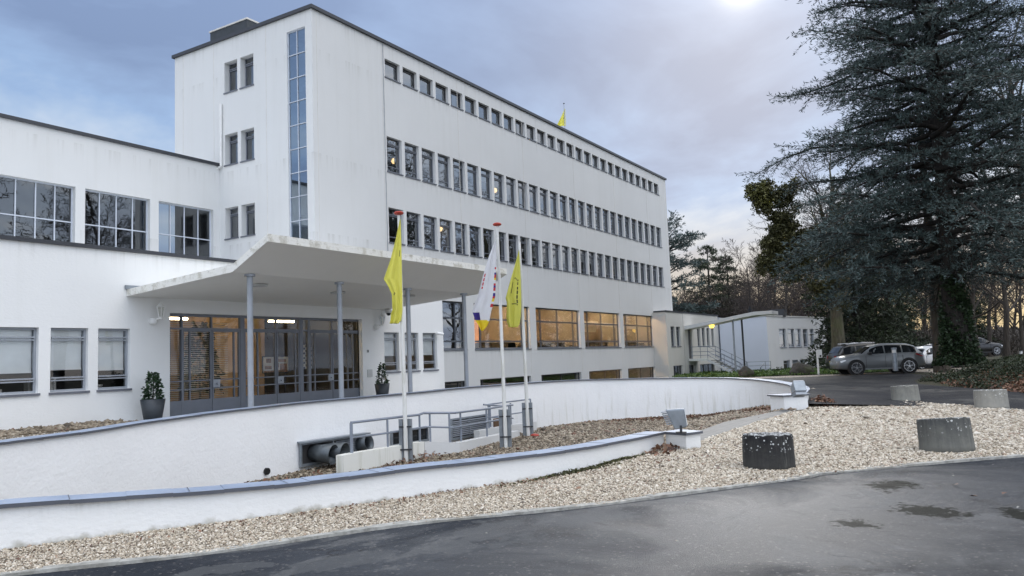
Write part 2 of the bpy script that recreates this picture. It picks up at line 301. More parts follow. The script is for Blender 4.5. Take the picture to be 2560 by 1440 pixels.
paint('paint_grey',(.20,.215,.222),.25); paint('paint_white',(.72,.73,.74)); paint('paint_navy',(.012,.015,.03)); paint('paint_bronze',(.025,.023,.020),.1); paint('paint_black',(.01,.01,.012)); paint('paint_blue_grey',(.10,.13,.16),.3)
simple('car_glass',(.012,.015,.018),.06,.1,1,0,0); simple('tyre',(.012,.012,.013),.8); simple('rim_silver',(.55,.56,.58),.25,.1,3,.8,0); simple('tail_red',(.35,.015,.02),.25,.1,3,0,0); simple('headlamp',(.75,.78,.8),.15,.05,3,0,0); simple('plate_yellow',(.7,.5,.05),.5)
# ------------------------------------------------------------------ mesh helpers
def wl(o):
    v=Vector((0,0,0))
    while o is not None: v=v+o.location; o=o.parent
    return v
class B:
    def __init__(s): s.v=[]; s.f=[]; s.m=[]
    def add(s,vs,fs,mi=0):
        o=len(s.v); s.v+= [tuple(map(float,q)) for q in vs]; s.f+=[tuple(i+o for i in q) for q in fs]; s.m+=[mi]*len(fs); return s
    def quad(s,a,b,c,d,mi=0): return s.add([a,b,c,d],[(0,1,2,3)],mi)
    def box(s,a,b,mi=0):
        x0,y0,z0=[min(p,q) for p,q in zip(a,b)]; x1,y1,z1=[max(p,q) for p,q in zip(a,b)]
        return s.add([(x0,y0,z0),(x1,y0,z0),(x1,y1,z0),(x0,y1,z0),(x0,y0,z1),(x1,y0,z1),(x1,y1,z1),(x0,y1,z1)],[(0,3,2,1),(4,5,6,7),(0,1,5,4),(1,2,6,5),(2,3,7,6),(3,0,4,7)],mi)
    def beam(s,p,q,w,h,mi=0):
        p=Vector(p);q=Vector(q);d=(q-p).normalized(); up=Vector((0,0,1)) if abs(d.z)<.95 else Vector((1,0,0)); a=d.cross(up).normalized()*w/2; b=a.cross(d).normalized()*h/2
        vs=[p-a-b,p+a-b,p+a+b,p-a+b,q-a-b,q+a-b,q+a+b,q-a+b]
        return s.add(vs,[(0,1,2,3),(7,6,5,4),(0,4,5,1),(1,5,6,2),(2,6,7,3),(3,7,4,0)],mi)
    def cyl(s,p,q,r0,r1=None,n=12,mi=0,cap=True):
        r1=r0 if r1 is None else r1; p=Vector(p);q=Vector(q);d=(q-p).normalized(); up=Vector((0,0,1)) if abs(d.z)<.95 else Vector((1,0,0)); a=d.cross(up).normalized(); b=a.cross(d)
        vs=[p+(a*math.cos(2*math.pi*i/n)+b*math.sin(2*math.pi*i/n))*r0 for i in range(n)]+[q+(a*math.cos(2*math.pi*i/n)+b*math.sin(2*math.pi*i/n))*r1 for i in range(n)]
        fs=[(i,i+n,(i+1)%n+n,(i+1)%n) for i in range(n)]
        if cap: fs+=[tuple(range(n)),tuple(range(2*n-1,n-1,-1))]
        return s.add(vs,fs,mi)
    def tube(s,pts,r,n=8,mi=0):
        for a,b in zip(pts[:-1],pts[1:]): s.cyl(a,b,r,n=n,mi=mi)
        return s
    def prism(s,poly,z0,z1,mi=0,mside=None):
        n=len(poly); vs=[(p[0],p[1],z0) for p in poly]+[(p[0],p[1],z1) for p in poly]
        area=sum(poly[i][0]*poly[(i+1)%n][1]-poly[(i+1)%n][0]*poly[i][1] for i in range(n))
        idx=list(range(n)); 
        top=tuple(range(n,2*n)); bot=tuple(range(n-1,-1,-1)); sd=[(i,(i+1)%n,(i+1)%n+n,i+n) for i in range(n)]
        if area<0: top=top[::-1];bot=bot[::-1];sd=[q[::-1] for q in sd]
        s.add(vs,[top,bot],mi); return s.add(vs,sd,mi if mside is None else mside)
    def lathe(s,prof,c,n=24,mi=0):
        cx,cy,cz=c; vs=[];fs=[]
        for r,z in prof: vs+=[(cx+r*math.cos(2*math.pi*i/n),cy+r*math.sin(2*math.pi*i/n),cz+z) for i in range(n)]
        for k in range(len(prof)-1): fs+=[(k*n+i,k*n+(i+1)%n,(k+1)*n+(i+1)%n,(k+1)*n+i) for i in range(n)]
        fs+=[tuple(range(n-1,-1,-1)),tuple((len(prof)-1)*n+i for i in range(n))]
        return s.add(vs,fs,mi)
    def build(s,name,mats,parent=None,local=False,smooth=False,bevel=0.,loc=None,recalc=False):
        me=bpy.data.meshes.new(name); o=bpy.data.objects.new(name,me); COL.objects.link(o)
        v=np.array(s.v,float).reshape(-1,3)
        if parent is not None:
            o.parent=parent; off=np.zeros(3) if local else np.array(wl(parent))
            if loc is not None: o.location=Vector(np.array(loc)-off); off=np.array(loc)
        else:
            off=np.array([(v[:,0].min()+v[:,0].max())/2,(v[:,1].min()+v[:,1].max())/2,v[:,2].min()]) if loc is None else np.array(loc)
            o.location=Vector(off)
        me.from_pydata([tuple(q) for q in (v-off)],[],s.f)
        for k in (mats if isinstance(mats,(list,tuple)) else [mats]): me.materials.append(MAT[k])
        me.polygons.foreach_set('material_index',s.m)
        if smooth: me.polygons.foreach_set('use_smooth',[True]*len(s.f))
        if recalc:
            bm=bmesh.new(); bm.from_mesh(me); bmesh.ops.recalc_face_normals(bm,faces=bm.faces); bm.to_mesh(me); bm.free()
        me.update()
        if bevel: md=o.modifiers.new('bevel','BEVEL'); md.width=bevel; md.segments=2; md.limit_method='ANGLE'
        return o
def npmesh(name,V,Fa,m,parent=None,tone=None,loc=None,smooth=False,local=False):
    V=np.asarray(V,float); Fa=np.asarray(Fa,np.int32); me=bpy.data.meshes.new(name); o=bpy.data.objects.new(name,me); COL.objects.link(o)
    off=np.zeros(3)
    if parent is not None:
        o.parent=parent
        if not local: off=np.array(wl(parent))
    elif loc is not None: off=np.array(loc); o.location=Vector(off)
    V=V-off; k=Fa.shape[1]; n=len(Fa)
    me.vertices.add(len(V)); me.vertices.foreach_set('co',V.astype(np.float32).ravel())
    me.loops.add(n*k); me.loops.foreach_set('vertex_index',Fa.ravel()); me.polygons.add(n)
    me.polygons.foreach_set('loop_start',np.arange(0,n*k,k,dtype=np.int32)); me.polygons.foreach_set('loop_total',np.full(n,k,np.int32))
    if smooth: me.polygons.foreach_set('use_smooth',np.ones(n,bool))
    me.update(calc_edges=True); me.materials.append(MAT[m])
    if tone is not None:
        a=me.attributes.new('tone','FLOAT','FACE'); a.data.foreach_set('value',np.asarray(tone,np.float32))
    return o
def tag(o,label=None,cat=None,group=None,kind=None):
    if label: o['label']=label
    if cat: o['category']=cat
    if group: o['group']=group
    if kind: o['kind']=kind
    return o
def thing(name,loc,label,cat,group=None,rz=0.):
    o=bpy.data.objects.new(name,None); COL.objects.link(o); o.location=Vector([float(q) for q in loc]); o.rotation_euler=(0,0,rz); o.empty_display_size=.3
    return tag(o,label,cat,group)
def copy_tree(o,parent=None):
    c=o.copy(); COL.objects.link(c); c.parent=parent
    for ch in list(o.children): copy_tree(ch,c)
    return c
RNG=np.random.default_rng(7)
def smooth_line(P,n=6):
    P=np.array(P,float); out=[]
    Q=np.vstack([2*P[0]-P[1],P,2*P[-1]-P[-2]])
    for i in range(1,len(Q)-2):
        a,b,c,d=Q[i-1],Q[i],Q[i+1],Q[i+2]
        for k in range(n):
            t=k/n; out.append(.5*((2*b)+(-a+c)*t+(2*a-5*b+4*c-d)*t*t+(-a+3*b-3*c+d)*t**3))
    out.append(P[-1]); return np.array(out)
def normals2(P):
    d=np.gradient(P[:,:2],axis=0); d/=np.linalg.norm(d,axis=1)[:,None]; return np.stack([-d[:,1],d[:,0]],1)
def inpoly(x,y,poly):
    poly=np.asarray(poly); ins=np.zeros(np.shape(x),bool); n=len(poly)
    for i in range(n):
        x0,y0=poly[i][:2]; x1,y1=poly[(i+1)%n][:2]
        if y0==y1: continue
        c=((y0>y)!=(y1>y))&(x<(x1-x0)*(y-y0)/(y1-y0)+x0); ins^=c
    return ins
def sstep(x): x=np.clip(x,0,1); return x*x*(3-2*x)
GZ=-1.6
def gz(x,y): return GZ-.17*sstep((np.asarray(x)-35)/20)*sstep((np.asarray(y)-11)/5)
#==SETTING==
# ------------------------------------------------------------------ setting: court, walls, ground, roads
RW=smooth_line([(1.6,9.9,-1.1),(2.6,10.9,-1.02),(4.3,11.8,-.96),(6.0,12.45,-.925),(7.3,12.75,-.915),(9.05,13.15,-.86),(11.1,13.49,-.82),(13.7,13.82,-.807),(16.8,13.62,-.797),(20.2,13.7,-.784),(24.6,13.2,-.804),(26.3,12.55,-.84),(28.1,11.0,-.90),(29.3,9.4,-.965),(29.55,8.4,-1.02),(29.1,7.45,-1.08),(27.7,6.5,-1.12),(26.2,5.75,-1.15),(24.4,5.15,-1.18),(22.5,4.85,-1.22)],6)
RN=normals2(RW)
FW=smooth_line([(1.6,9.9,-1.12),(2.3,9.35,-1.15),(3.1,8.78,-1.19),(3.96,8.21,-1.21),(4.77,7.78,-1.25),(5.41,7.38,-1.28),(6.15,6.93,-1.30),(6.75,6.62,-1.30),(7.62,6.20,-1.29),(8.75,5.66,-1.30),(9.7,5.32,-1.31),(10.5,5.16,-1.32),(11.6,5.08,-1.34),(13.0,5.0,-1.36)],5)
FN=normals2(FW)
def floor_z(x,y): return -1.6-.72*np.clip((np.asarray(y)-4.9)/4.3,0,1)
pe=[onZ(x,y,GZ) for x,y in ((1736,1083),(1812,1056),(1959,1025))]; pn=[onZ(x,y,GZ) for x,y in ((1736,1109),(1840,1073),(1984,1028))]
court=[(p[0]+n[0]*.1,p[1]+n[1]*.1) for p,n in zip(RW,RN)]+[(22.2,4.7),(21.6,4.75)]+[(q[0],q[1]) for q in reversed(pe)]+[(13.2,4.95)]+[(p[0]+n[0]*.2,p[1]+n[1]*.2) for p,n in zip(FW[::-1],FN[::-1])][:-1]
def cdt(poly,extra,hole=None,zf=None):
    vs=[Vector((float(p[0]),float(p[1]))) for p in poly]; n=len(vs); ed=[(i,(i+1)%n) for i in range(n)]
    if hole is not None:
        k=len(vs); vs+=[Vector((float(p[0]),float(p[1]))) for p in hole]; h=len(hole); ed+=[(k+i,k+(i+1)%h) for i in range(h)]
    vs+=[Vector((float(p[0]),float(p[1]))) for p in extra]
    V,_,Fc,_,_,_=geometry.delaunay_2d_cdt(vs,ed,[],0,1e-5)
    V=np.array([(v.x,v.y) for v in V]); c=np.array([V[list(q)].mean(0) for q in Fc])
    keep=inpoly(c[:,0],c[:,1],poly)
    if hole is not None: keep&=~inpoly(c[:,0],c[:,1],hole)
    z=np.array(zf(V[:,0],V[:,1]))*np.ones(len(V)); return np.column_stack([V,z]),[tuple(q) for q,kp in zip(Fc,keep) if kp]
def sheet(name,poly,m,zf,step=None,hole=None,extra=()):
    ex=list(extra)
    if step:
        P=np.array([p[:2] for p in poly]); gx,gy=np.meshgrid(np.arange(P[:,0].min(),P[:,0].max(),step),np.arange(P[:,1].min(),P[:,1].max(),step)); gx=gx.ravel();gy=gy.ravel()
        k=inpoly(gx,gy,P); ex+=list(zip(gx[k],gy[k]))
    V,Fc=cdt(poly,ex,hole,zf); b=B(); b.add(V,Fc); o=b.build(name,m,loc=(0,0,0),recalc=True); return tag(o,kind='structure')
gg=[(x,y) for x in range(-28,100,4) for y in range(-60,60,4)]; gg=[q for q in gg if not inpoly(np.array([q[0]]),np.array([q[1]]),court)[0]]
sheet('ground',[(-1500,-1500),(1500,-1500),(1500,1500),(-1500,1500)],'earth',lambda x,y:gz(x,y)-.02,hole=court,extra=gg)
sheet('court_gravel',court,'court_gravel',floor_z,.45)
RE=[(-14,17.5),(-8,13.9),(-3,11.0),(.5,8.95),(2.2,7.9),(3.45,7.15),(4.64,6.18),(6.37,5.17),(7.5,4.16),(8.49,3.45),(10.38,2.23),(11.01,1.86),(13.16,-.19),(15.2,-2.6),(17.5,-6.5),(19,-12),(20,-20)]
REs=smooth_line([(x,y,0) for x,y in RE],5)
road=[(x,y) for x,y,_ in REs]+[(-25,-22),(-30,17)]
sheet('road',road,'asphalt',lambda x,y:GZ+0*x-.012)
FNear=[(32.24,5.81),(27.57,3.93),(24.31,1.86),(22.86,.57),(21.58,-.4),(20.2,-2.2),(19.2,-5),(19.5,-12)]
FFar=[(29.2,-12),(28.6,-4),(29.31,-.59),(31.24,.29),(34.41,2.03),(36.43,2.87),(39.5,3.3)]
road2=[(34.5,7.4)]+FNear+FFar+[(46,3.2),(51,4.8),(50.5,9.0),(46,11.5),(40,15),(36,15),(33,11)]
sheet('side_road',road2,'asphalt_far',lambda x,y:gz(x,y)-.008)
n2=normals2(REs)
gravel=[(p[0],p[1]) for p in REs[::-1] if p[0]>-6 and p[1]>-11]+[(-6,13.2)]+[(1.2,10.0)]+[(p[0],p[1]) for p in FW[1:]]+[(12.86,4.56),(13.2,4.45)]+[(q[0],q[1]) for q in pn]+[(21.9,4.2),(22.6,4.6)]+[(p[0]+n[0]*.28,p[1]+n[1]*.28) for p,n in zip(RW[::-1],RN[::-1]) if p[0]>24 and p[1]<7.2]+[(30.5,6.6),(33.4,6.6)]+FNear
sheet('gravel_bed',gravel,'gravel',lambda x,y:gz(x,y)-.004)
sheet('slab_path',[(q[0],q[1]) for q in pe]+[(q[0],q[1]) for q in reversed(pn)],'slab_path',lambda x,y:GZ+0*x+.012)
# concrete edging between gravel and road
b=B()
for i in range(len(REs)-1):
    w=.10+.03*math.sin(i*1.7); 
    p,q=REs[i],REs[i+1]; a=n2[i]; c=n2[i+1]
    lo=[(p[0]-a[0]*.02,p[1]-a[1]*.02),(q[0]-c[0]*.02,q[1]-c[1]*.02),(q[0]+c[0]*w,q[1]+c[1]*w),(p[0]+a[0]*w,p[1]+a[1]*w)]
    b.prism(lo,GZ-.05,GZ+.014+.006*math.sin(i))
tag(b.build('kerb_edging','kerb_concrete'),kind='structure')
b=B(); K2=smooth_line([(p[0],p[1],0) for p in FNear],4); m2=normals2(K2)
for i in range(len(K2)-1):
    if i in (5,6): continue
    p,q=K2[i],K2[i+1]; b.prism([(p[0],p[1]),(q[0],q[1]),(q[0]-m2[i+1][0]*.14,q[1]-m2[i+1][1]*.14),(p[0]-m2[i][0]*.14,p[1]-m2[i][1]*.14)],GZ-.05,GZ+.025)
tag(b.build('kerb_edging','kerb_concrete'),kind='structure')
# forecourt drive inside the curved wall
b=B(); I=[];O=[]
for p,n in zip(RW,RN):
    I.append((p[0]+n[0]*.15,p[1]+n[1]*.15,p[2]-.25))
    if p[0]<24.7 and p[1]>9.8: O.append((p[0],18.1,-1.085 if p[0]>8 else -1.12))
    else: O.append((p[0]+n[0]*4.2,p[1]+n[1]*4.2,float(gz(p[0]+4,p[1]))-.015))
far=B()
for i in range(len(I)-1): (b if I[i][0]<23.5 and I[i][1]>9.8 else far).quad(I[i],I[i+1],O[i+1],O[i])
tag(b.build('forecourt_drive','pale_bounce_paving',loc=(0,0,0),recalc=True),kind='structure'); tag(far.build('forecourt_drive','asphalt_far',loc=(0,0,0),recalc=True),kind='structure')  # part by the entrance coloured pale to bounce light up onto the canopy soffit
b=B(); b.box((-2,16.3,-1.12),(11.0,17.98,-1.075)); tag(b.build('gravel_strip','gravel'),kind='structure')
# grass verge and car park
sheet('grass_verge',[(56.3,19.6),(53.6,15),(50.4,11.2),(51.0,8.4),(53.0,5.3),(56.8,5.1),(57.5,8),(60,12),(66,14),(66,21),(57,21)],'grass',lambda x,y:gz(x,y)+.05,2.)
sheet('gravel_path',[(56.3,19.7),(53.5,14.9),(50.3,11.0),(50.9,8.2),(52.9,5.1),(52.4,4.4),(50.0,4.9),(47.5,9.2),(46.5,12),(52,18.5),(54,20)],'gravel',lambda x,y:gz(x,y)+.004,2.)
sheet('car_park',[(53.1,4.9),(51,3.6),(46,2.6),(58,-8),(120,-18),(140,20),(75,14),(57,8)],'gravel',lambda x,y:gz(x,y)+.001)
# curved retaining walls
def ribbon_wall(name,P,N,zbot,thick,mats,label,cat,copn,over=.05,ct=.06,pillar=None,seam=1.0):
    t=thing(name,(P[len(P)//2][0],P[len(P)//2][1],zbot),label,cat)
    b=B(); 
    for i in range(len(P)-1):
        p,q=P[i],P[i+1];a,c=N[i],N[i+1]
        b.quad((p[0],p[1],zbot),(q[0],q[1],zbot),(q[0],q[1],q[2]),(p[0],p[1],p[2]))
        pa=(p[0]+a[0]*thick,p[1]+a[1]*thick);qa=(q[0]+c[0]*thick,q[1]+c[1]*thick)
        b.quad((qa[0],qa[1],zbot),(pa[0],pa[1],zbot),(pa[0],pa[1],p[2]),(qa[0],qa[1],q[2])); b.quad((p[0],p[1],p[2]),(q[0],q[1],q[2]),(qa[0],qa[1],q[2]),(pa[0],pa[1],p[2]))
    for i in (0,-1):
        p=P[i];a=N[i]; b.quad((p[0],p[1],zbot),(p[0]+a[0]*thick,p[1]+a[1]*thick,zbot),(p[0]+a[0]*thick,p[1]+a[1]*thick,p[2]),(p[0],p[1],p[2]))
    if pillar is not None: b.prism(pillar[0],zbot,pillar[1])
    b.build('wall',mats[0],t)
    k=B(); acc=0; last=0.
    for i in range(len(P)-1):
        p,q=P[i],P[i+1];a,c=N[i],N[i+1]; dz=.004*((i//3)%2)
        o0,o1=-over,thick+over
        vs=[]
        for (s,n) in ((p,a),(q,c)):
            for o,z in ((o0,s[2]+dz),(o1,s[2]+dz),(o1,s[2]+ct+dz),(o0,s[2]+ct+dz)): vs.append((s[0]+n[0]*o,s[1]+n[1]*o,z))
        k.add(vs,[(0,4,5,1),(1,5,6,2)],1); k.add(vs,[(2,6,7,3)],0); k.add(vs,[(3,7,4,0)],1); k.add(vs,[(0,1,2,3),(7,6,5,4)],1)
        L=math.hypot(q[0]-p[0],q[1]-p[1]); acc+=L
        if acc-last>seam:
            last=acc; e=((q[0]-p[0])/L*.008,(q[1]-p[1])/L*.008); z=q[2]+ct+.006
            k.quad((q[0]+c[0]*o0,q[1]+c[1]*o0,z),(q[0]+c[0]*o0+e[0],q[1]+c[1]*o0+e[1],z),(q[0]+c[0]*o1+e[0],q[1]+c[1]*o1+e[1],z),(q[0]+c[0]*o1,q[1]+c[1]*o1,z),1)
    if pillar is not None:
        c=np.mean(pillar[0],axis=0); pp=[tuple(c+(np.array(q)-c)*1.16) for q in pillar[0]]; k.prism(pp,pillar[1]+.002,pillar[1]+ct+.004,0,1)
    k.build(copn,['coping_slate','stone_cap_dark'],t); return t
pB=onZ(1962,1025,GZ);pC=onZ(2021,1021,GZ); dv=(pC-pB); nv=np.array([-dv[1],dv[0],0]);nv/=np.linalg.norm(nv)
pil=[(pB[0],pB[1]),(pC[0],pC[1]),(pC[0]+nv[0]*.6,pC[1]+nv[1]*.6),(pB[0]+nv[0]*.6,pB[1]+nv[1]*.6)]
if np.dot(nv[:2],[1,.2])<0: pil=[(pB[0],pB[1]),(pC[0],pC[1]),(pC[0]-nv[0]*.6,pC[1]-nv[1]*.6),(pB[0]-nv[0]*.6,pB[1]-nv[1]*.6)]
RWALL=ribbon_wall('curved_retaining_wall',RW,RN,-2.5,.30,['ramp_plaster'],'long curved white retaining wall of the entrance drive with a thin slate coping','wall','coping',pillar=(pil,-1.25),seam=1.2,ct=.036)
FWALL=ribbon_wall('garden_wall',FW,FN,-2.5,.28,['plaster_rough'],'low white garden wall with blue slate coping along the gravel strip in front','wall','coping',over=.045,ct=.04,pillar=([(13.03,4.97),(12.84,4.55),(13.2,4.42),(13.42,4.86)],-1.36),seam=1.0)
# pebbles
OCT=np.array([(1,0,0),(0,1,0),(-1,0,0),(0,-1,0),(0,0,1),(0,0,-1)],float); OCF=np.array([(0,1,4),(1,2,4),(2,3,4),(3,0,4),(1,0,5),(2,1,5),(3,2,5),(0,3,5)])
def pebbles(name,poly,n,zf,m,sz,near=None):
    poly=np.array([p[:2] for p in poly]); lo=poly.min(0);hi=poly.max(0); X=[];
    while sum(len(q) for q in X)<n:
        c=RNG.uniform(lo,hi,(n*3,2)); c=c[inpoly(c[:,0],c[:,1],poly)]
        if near:
            d=np.hypot(c[:,0],c[:,1]); c=c[RNG.random(len(c))<np.clip((near/d)**1.3,0,1)]
        X.append(c)
    c=np.vstack(X)[:n]; d=np.hypot(c[:,0],c[:,1])
    s=sz*np.exp(RNG.normal(-.05,.33,n))*np.clip(d/11,.75,2.2); th=RNG.uniform(0,2*np.pi,n); z=zf(c[:,0],c[:,1])
    sc=np.stack([s,s*RNG.uniform(.55,.85,n),s*RNG.uniform(.35,.6,n)],1)
    v=OCT[None]*sc[:,None,:]*RNG.uniform(.75,1.2,(n,6,1))
    tx,ty=RNG.normal(0,.25,n),RNG.normal(0,.25,n); v[:,:,2]+=v[:,:,0]*tx[:,None]+v[:,:,1]*ty[:,None]
    x=v[:,:,0]*np.cos(th)[:,None]-v[:,:,1]*np.sin(th)[:,None]; y=v[:,:,0]*np.sin(th)[:,None]+v[:,:,1]*np.cos(th)[:,None]
    V=np.stack([x+c[:,0,None],y+c[:,1,None],v[:,:,2]+(z+s*.22)[:,None]],2).reshape(-1,3)
    Fc=(OCF[None]+6*np.arange(n)[:,None,None]).reshape(-1,3)
    tone=np.repeat(np.clip(RNG.normal(.56,.25,n),0,1),8)
    return tag(npmesh(name,V,Fc,m,tone=tone),'loose pebbles covering the '+('gravel bed' if m=='pebble' else 'sunken court'),'gravel',kind='stuff')
vis=[p for p in gravel if True]
pebbles('gravel_stones',vis,230000,lambda x,y:gz(x,y),'pebble',.0172,8.)
pebbles('court_stones',court,42000,floor_z,'pebble_brown',.024)
pebbles('strip_stones',[(4,16.4),(10.9,16.4),(10.9,17.9),(4,17.9)],5000,lambda x,y:0*x-1.075,'pebble_brown',.035)['label']='loose brown pebbles on the strip along the left wing wall'
def leaves(name,centres,label,sz=.06,m='dead_leaf'):
    P=[]
    for (x,y,z,sx,sy,h,n,az) in centres:
        q=RNG.normal(0,1,(n,2)); q=np.clip(q,-2.2,2.2); a=R(az)
        lx=q[:,0]*sx; ly=q[:,1]*sy; hh=np.exp(-(q**2).sum(1)/2)*h*RNG.uniform(.2,1,n)
        X=x+lx*math.cos(a)-ly*math.sin(a);Y=y+lx*math.sin(a)+ly*math.cos(a)
        P.append(np.stack([X,Y,(z(X,Y) if callable(z) else z+0*X)+.012+hh],1))
    P=np.vstack(P); n=len(P); u=RNG.normal(0,1,(n,3)); u[:,2]*=.5; u/=np.linalg.norm(u,axis=1)[:,None]; w=np.cross(u,RNG.normal(0,1,(n,3))*[.4,.4,1]); w/=np.linalg.norm(w,axis=1)[:,None]
    s=sz*RNG.uniform(.6,1.3,n)[:,None]; bend=RNG.uniform(.1,.4,n)[:,None]*s*[0,0,1]
    V=np.stack([P-u*s,P-w*s*.5+bend,P+u*s,P+w*s*.5+bend],1).reshape(-1,3); Fc=np.arange(4*n).reshape(-1,4)
    return tag(npmesh(name,V,Fc,m,tone=RNG.random(n)),label,'leaves',kind='stuff')
leaves('fallen_leaves',[(27.5,9.9,floor_z,1.5,.28,.10,700,-58),(25.3,6.6,floor_z,1.4,.3,.08,420,28),(15.9,12.5,-2.3,.8,.22,.16,320,5),(10.0,12.1,-2.28,1.3,.5,.05,260,8),(13.2,11.6,-2.3,1.2,.3,.05,90,0),(23.6,4.35,GZ,.55,.22,.30,420,25),(12.6,4.85,GZ,.3,.12,.10,60,0),],'drifts of dead brown leaves along the wall feet and corners')
leaves('wall_foot_litter',[(8.2,5.75,GZ,3.2,.10,.03,420,-24)],'small dark leaf litter along the foot of the garden wall',.022)
leaves('scattered_leaves',[(11.5,4.0,GZ,2.0,.9,.0,34,-40),(17,1.6,GZ,4,2.5,.0,40,0),(10.2,6.8,floor_z,3.0,.9,.0,60,-24)],'single fallen leaves scattered over the gravel',.04)
leaves('road_grit',[(11,-1.,GZ-.005,5,3,.0,70,-40)],'small bright bits of grit on the wet road',.016,'kerb_concrete')
leaves('wall_moss',[(9.9,5.19,GZ-.01,.6,.025,.05,420,-14),(11.0,5.07,GZ-.01,.6,.025,.05,420,-5)],'dark green moss along the foot of the garden wall',.03,'needle_olive')
#==BUILDINGS==
def facade(b,P0,ud,nd,width,z0,z1,rects,depth=.22,mi=0,mrev=None):
    """front skin with openings and reveals; P0 = (x,y) of u=0, ud/nd unit 2-vectors, nd points outward"""
    P0=np.array(P0,float);ud=np.array(ud,float);nd=np.array(nd,float); mrev=mi if mrev is None else mrev
    us=sorted({0.,width}|{min(max(r[0],0),width) for r in rects}|{min(max(r[1],0),width) for r in rects}); zs=sorted({z0,z1}|{min(max(r[2],z0),z1) for r in rects}|{min(max(r[3],z0),z1) for r in rects})
    def P(u,z,d=0.): q=P0+ud*u-nd*d; return (q[0],q[1],z)
    flip=(ud[0]*nd[1]-ud[1]*nd[0])>0
    def Q(*a,mi=0):
        b.quad(*(a[::-1] if flip else a),mi=mi)
    for i in range(len(us)-1):
        run=None
        for j in range(len(zs)-1):
            uc=(us[i]+us[i+1])/2;zc=(zs[j]+zs[j+1])/2
            hole=any(r[0]<uc<r[1] and r[2]<zc<r[3] for r in rects)
            if not hole: Q(P(us[i],zs[j]),P(us[i+1],zs[j]),P(us[i+1],zs[j+1]),P(us[i],zs[j+1]),mi=mi)
    for r in rects:
        u0,u1,a,c=r[:4]; d=r[4] if len(r)>4 else depth
        Q(P(u0,a),P(u0,a,d),P(u0,c,d),P(u0,c),mi=mrev); Q(P(u1,a,d),P(u1,a),P(u1,c),P(u1,c,d),mi=mrev)
        Q(P(u0,c,d),P(u1,c,d),P(u1,c),P(u0,c),mi=mrev); Q(P(u0,a),P(u1,a),P(u1,a,d),P(u0,a,d),mi=mrev)
WC={}
def window(parent,loc,rz,w,h,vb=(),hb=(),inset=.16,fr=.045,bw=.035,gl='glass',fm='frame_grey',sill=True,brown=False,double=(),blind=None,key=None,name='window'):
    key=(round(w,3),round(h,3),tuple(vb),tuple(hb),inset,fr,bw,gl,fm,sill,brown,tuple(double),blind)
    off=Vector(loc)-wl(parent)
    if key in WC:
        c=copy_tree(WC[key],parent); c.location=off; c.rotation_euler=(0,0,rz); return c
    b=B(); y0,y1=inset,inset+.07
    b.box((0,y0,0),(w,y1,fr)); b.box((0,y0,h-fr),(w,y1,h)); b.box((0,y0,fr),(fr,y1,h-fr)); b.box((w-fr,y0,fr),(w,y1,h-fr))
    for u in vb: b.box((u*w-bw/2,y0-.004,fr),(u*w+bw/2,y1-.01,h-fr))
    for z in hb: b.box((fr,y0-.008,z*h-bw/2),(w-fr,y1-.014,z*h+bw/2))
    for z in double: 
        b.box((fr,y0-.03,z*h-.045),(w-fr,y0+.03,z*h-.015)); b.box((fr,y0-.05,z*h+.012),(w-fr,y0+.03,z*h+.045))
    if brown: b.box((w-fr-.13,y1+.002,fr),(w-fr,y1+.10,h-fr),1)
    o=b.build(name,[fm,'jamb_brown'],parent,local=True); o.location=off; o.rotation_euler=(0,0,rz)
    p=B(); p.quad((fr*.5,y0+.035,fr*.5),(w-fr*.5,y0+.035,fr*.5),(w-fr*.5,y0+.035,h-fr*.5),(fr*.5,y0+.035,h-fr*.5)); p.build('pane',gl,o,local=True)
    if sill: s=B(); s.box((-.03,-.045,-.055),(w+.03,inset-.002,-.004)); s.build('sill','sill_stone',o,local=True)
    if blind:
        k=B(); k.box((fr,y1+.03,h*blind),(w-fr,y1+.045,h-fr)); k.box((fr,y1+.02,h*blind-.03),(w-fr,y1+.05,h*blind)); k.build('roller_blind','blind_white',o,local=True)
    WC[key]=o; return o
# ---------------------------------------------------------------- tower
S=1.06; YT=22.243; XC=21.95; XE=61.45; YB=30.9; ZB=-2.0; ZT=14.32
TW=thing('office_building',((XC+XE)/2,YT,ZB),'tall white plastered office block with four rows of windows and a narrow stair window','building')
rects=[]; RWIN=[]
for k in range(27):
    u=26.36+k*1.2468
    for row,(a,c) in enumerate(((12.82,13.65),(8.54,10.11),(5.37,6.91))): rects.append((u-XC,u+1.03-XC,a,c)); RWIN.append((u,a,row,k))
BAY=[(26.44,5.56),(32.73,5.54),(38.98,5.54),(45.16,5.56),(51.37,5.56)]
for u,w in BAY: rects.append((u-XC,u+w-XC,.635,2.965,.2)); rects.append((u+.35-XC,u+w-.1-XC,-1.72,-.885,.2))
b=B(); facade(b,(XC,YT),(1,0),(0,-1),XE-XC,ZB,ZT,rects)
LW=[(27.50-.82,27.50),(25.66,26.48)]
lr=[]; Y0=YB
for z0,z1 in ((11.96,13.30),(8.78,10.11),(5.6,6.92)):
    for ya,yb in LW: lr.append((Y0-yb,Y0-ya,z0,z1,.30))
lr.append((Y0-23.66,Y0-22.62,3.55,13.68,.10))
facade(b,(XC,YB),(0,-1),(-1,0),YB-YT,ZB,ZT,lr)
b.quad((XE,YT,ZB),(XE,YB,ZB),(XE,YB,ZT),(XE,YT,ZT)); b.quad((XE,YB,ZB),(XC,YB,ZB),(XC,YB,ZT),(XE,YB,ZT)); b.quad((XC,YT,ZT),(XE,YT,ZT),(XE,YB,ZT),(XC,YB,ZT))
b.build('wall','plaster',TW)
b=B(); e=.10
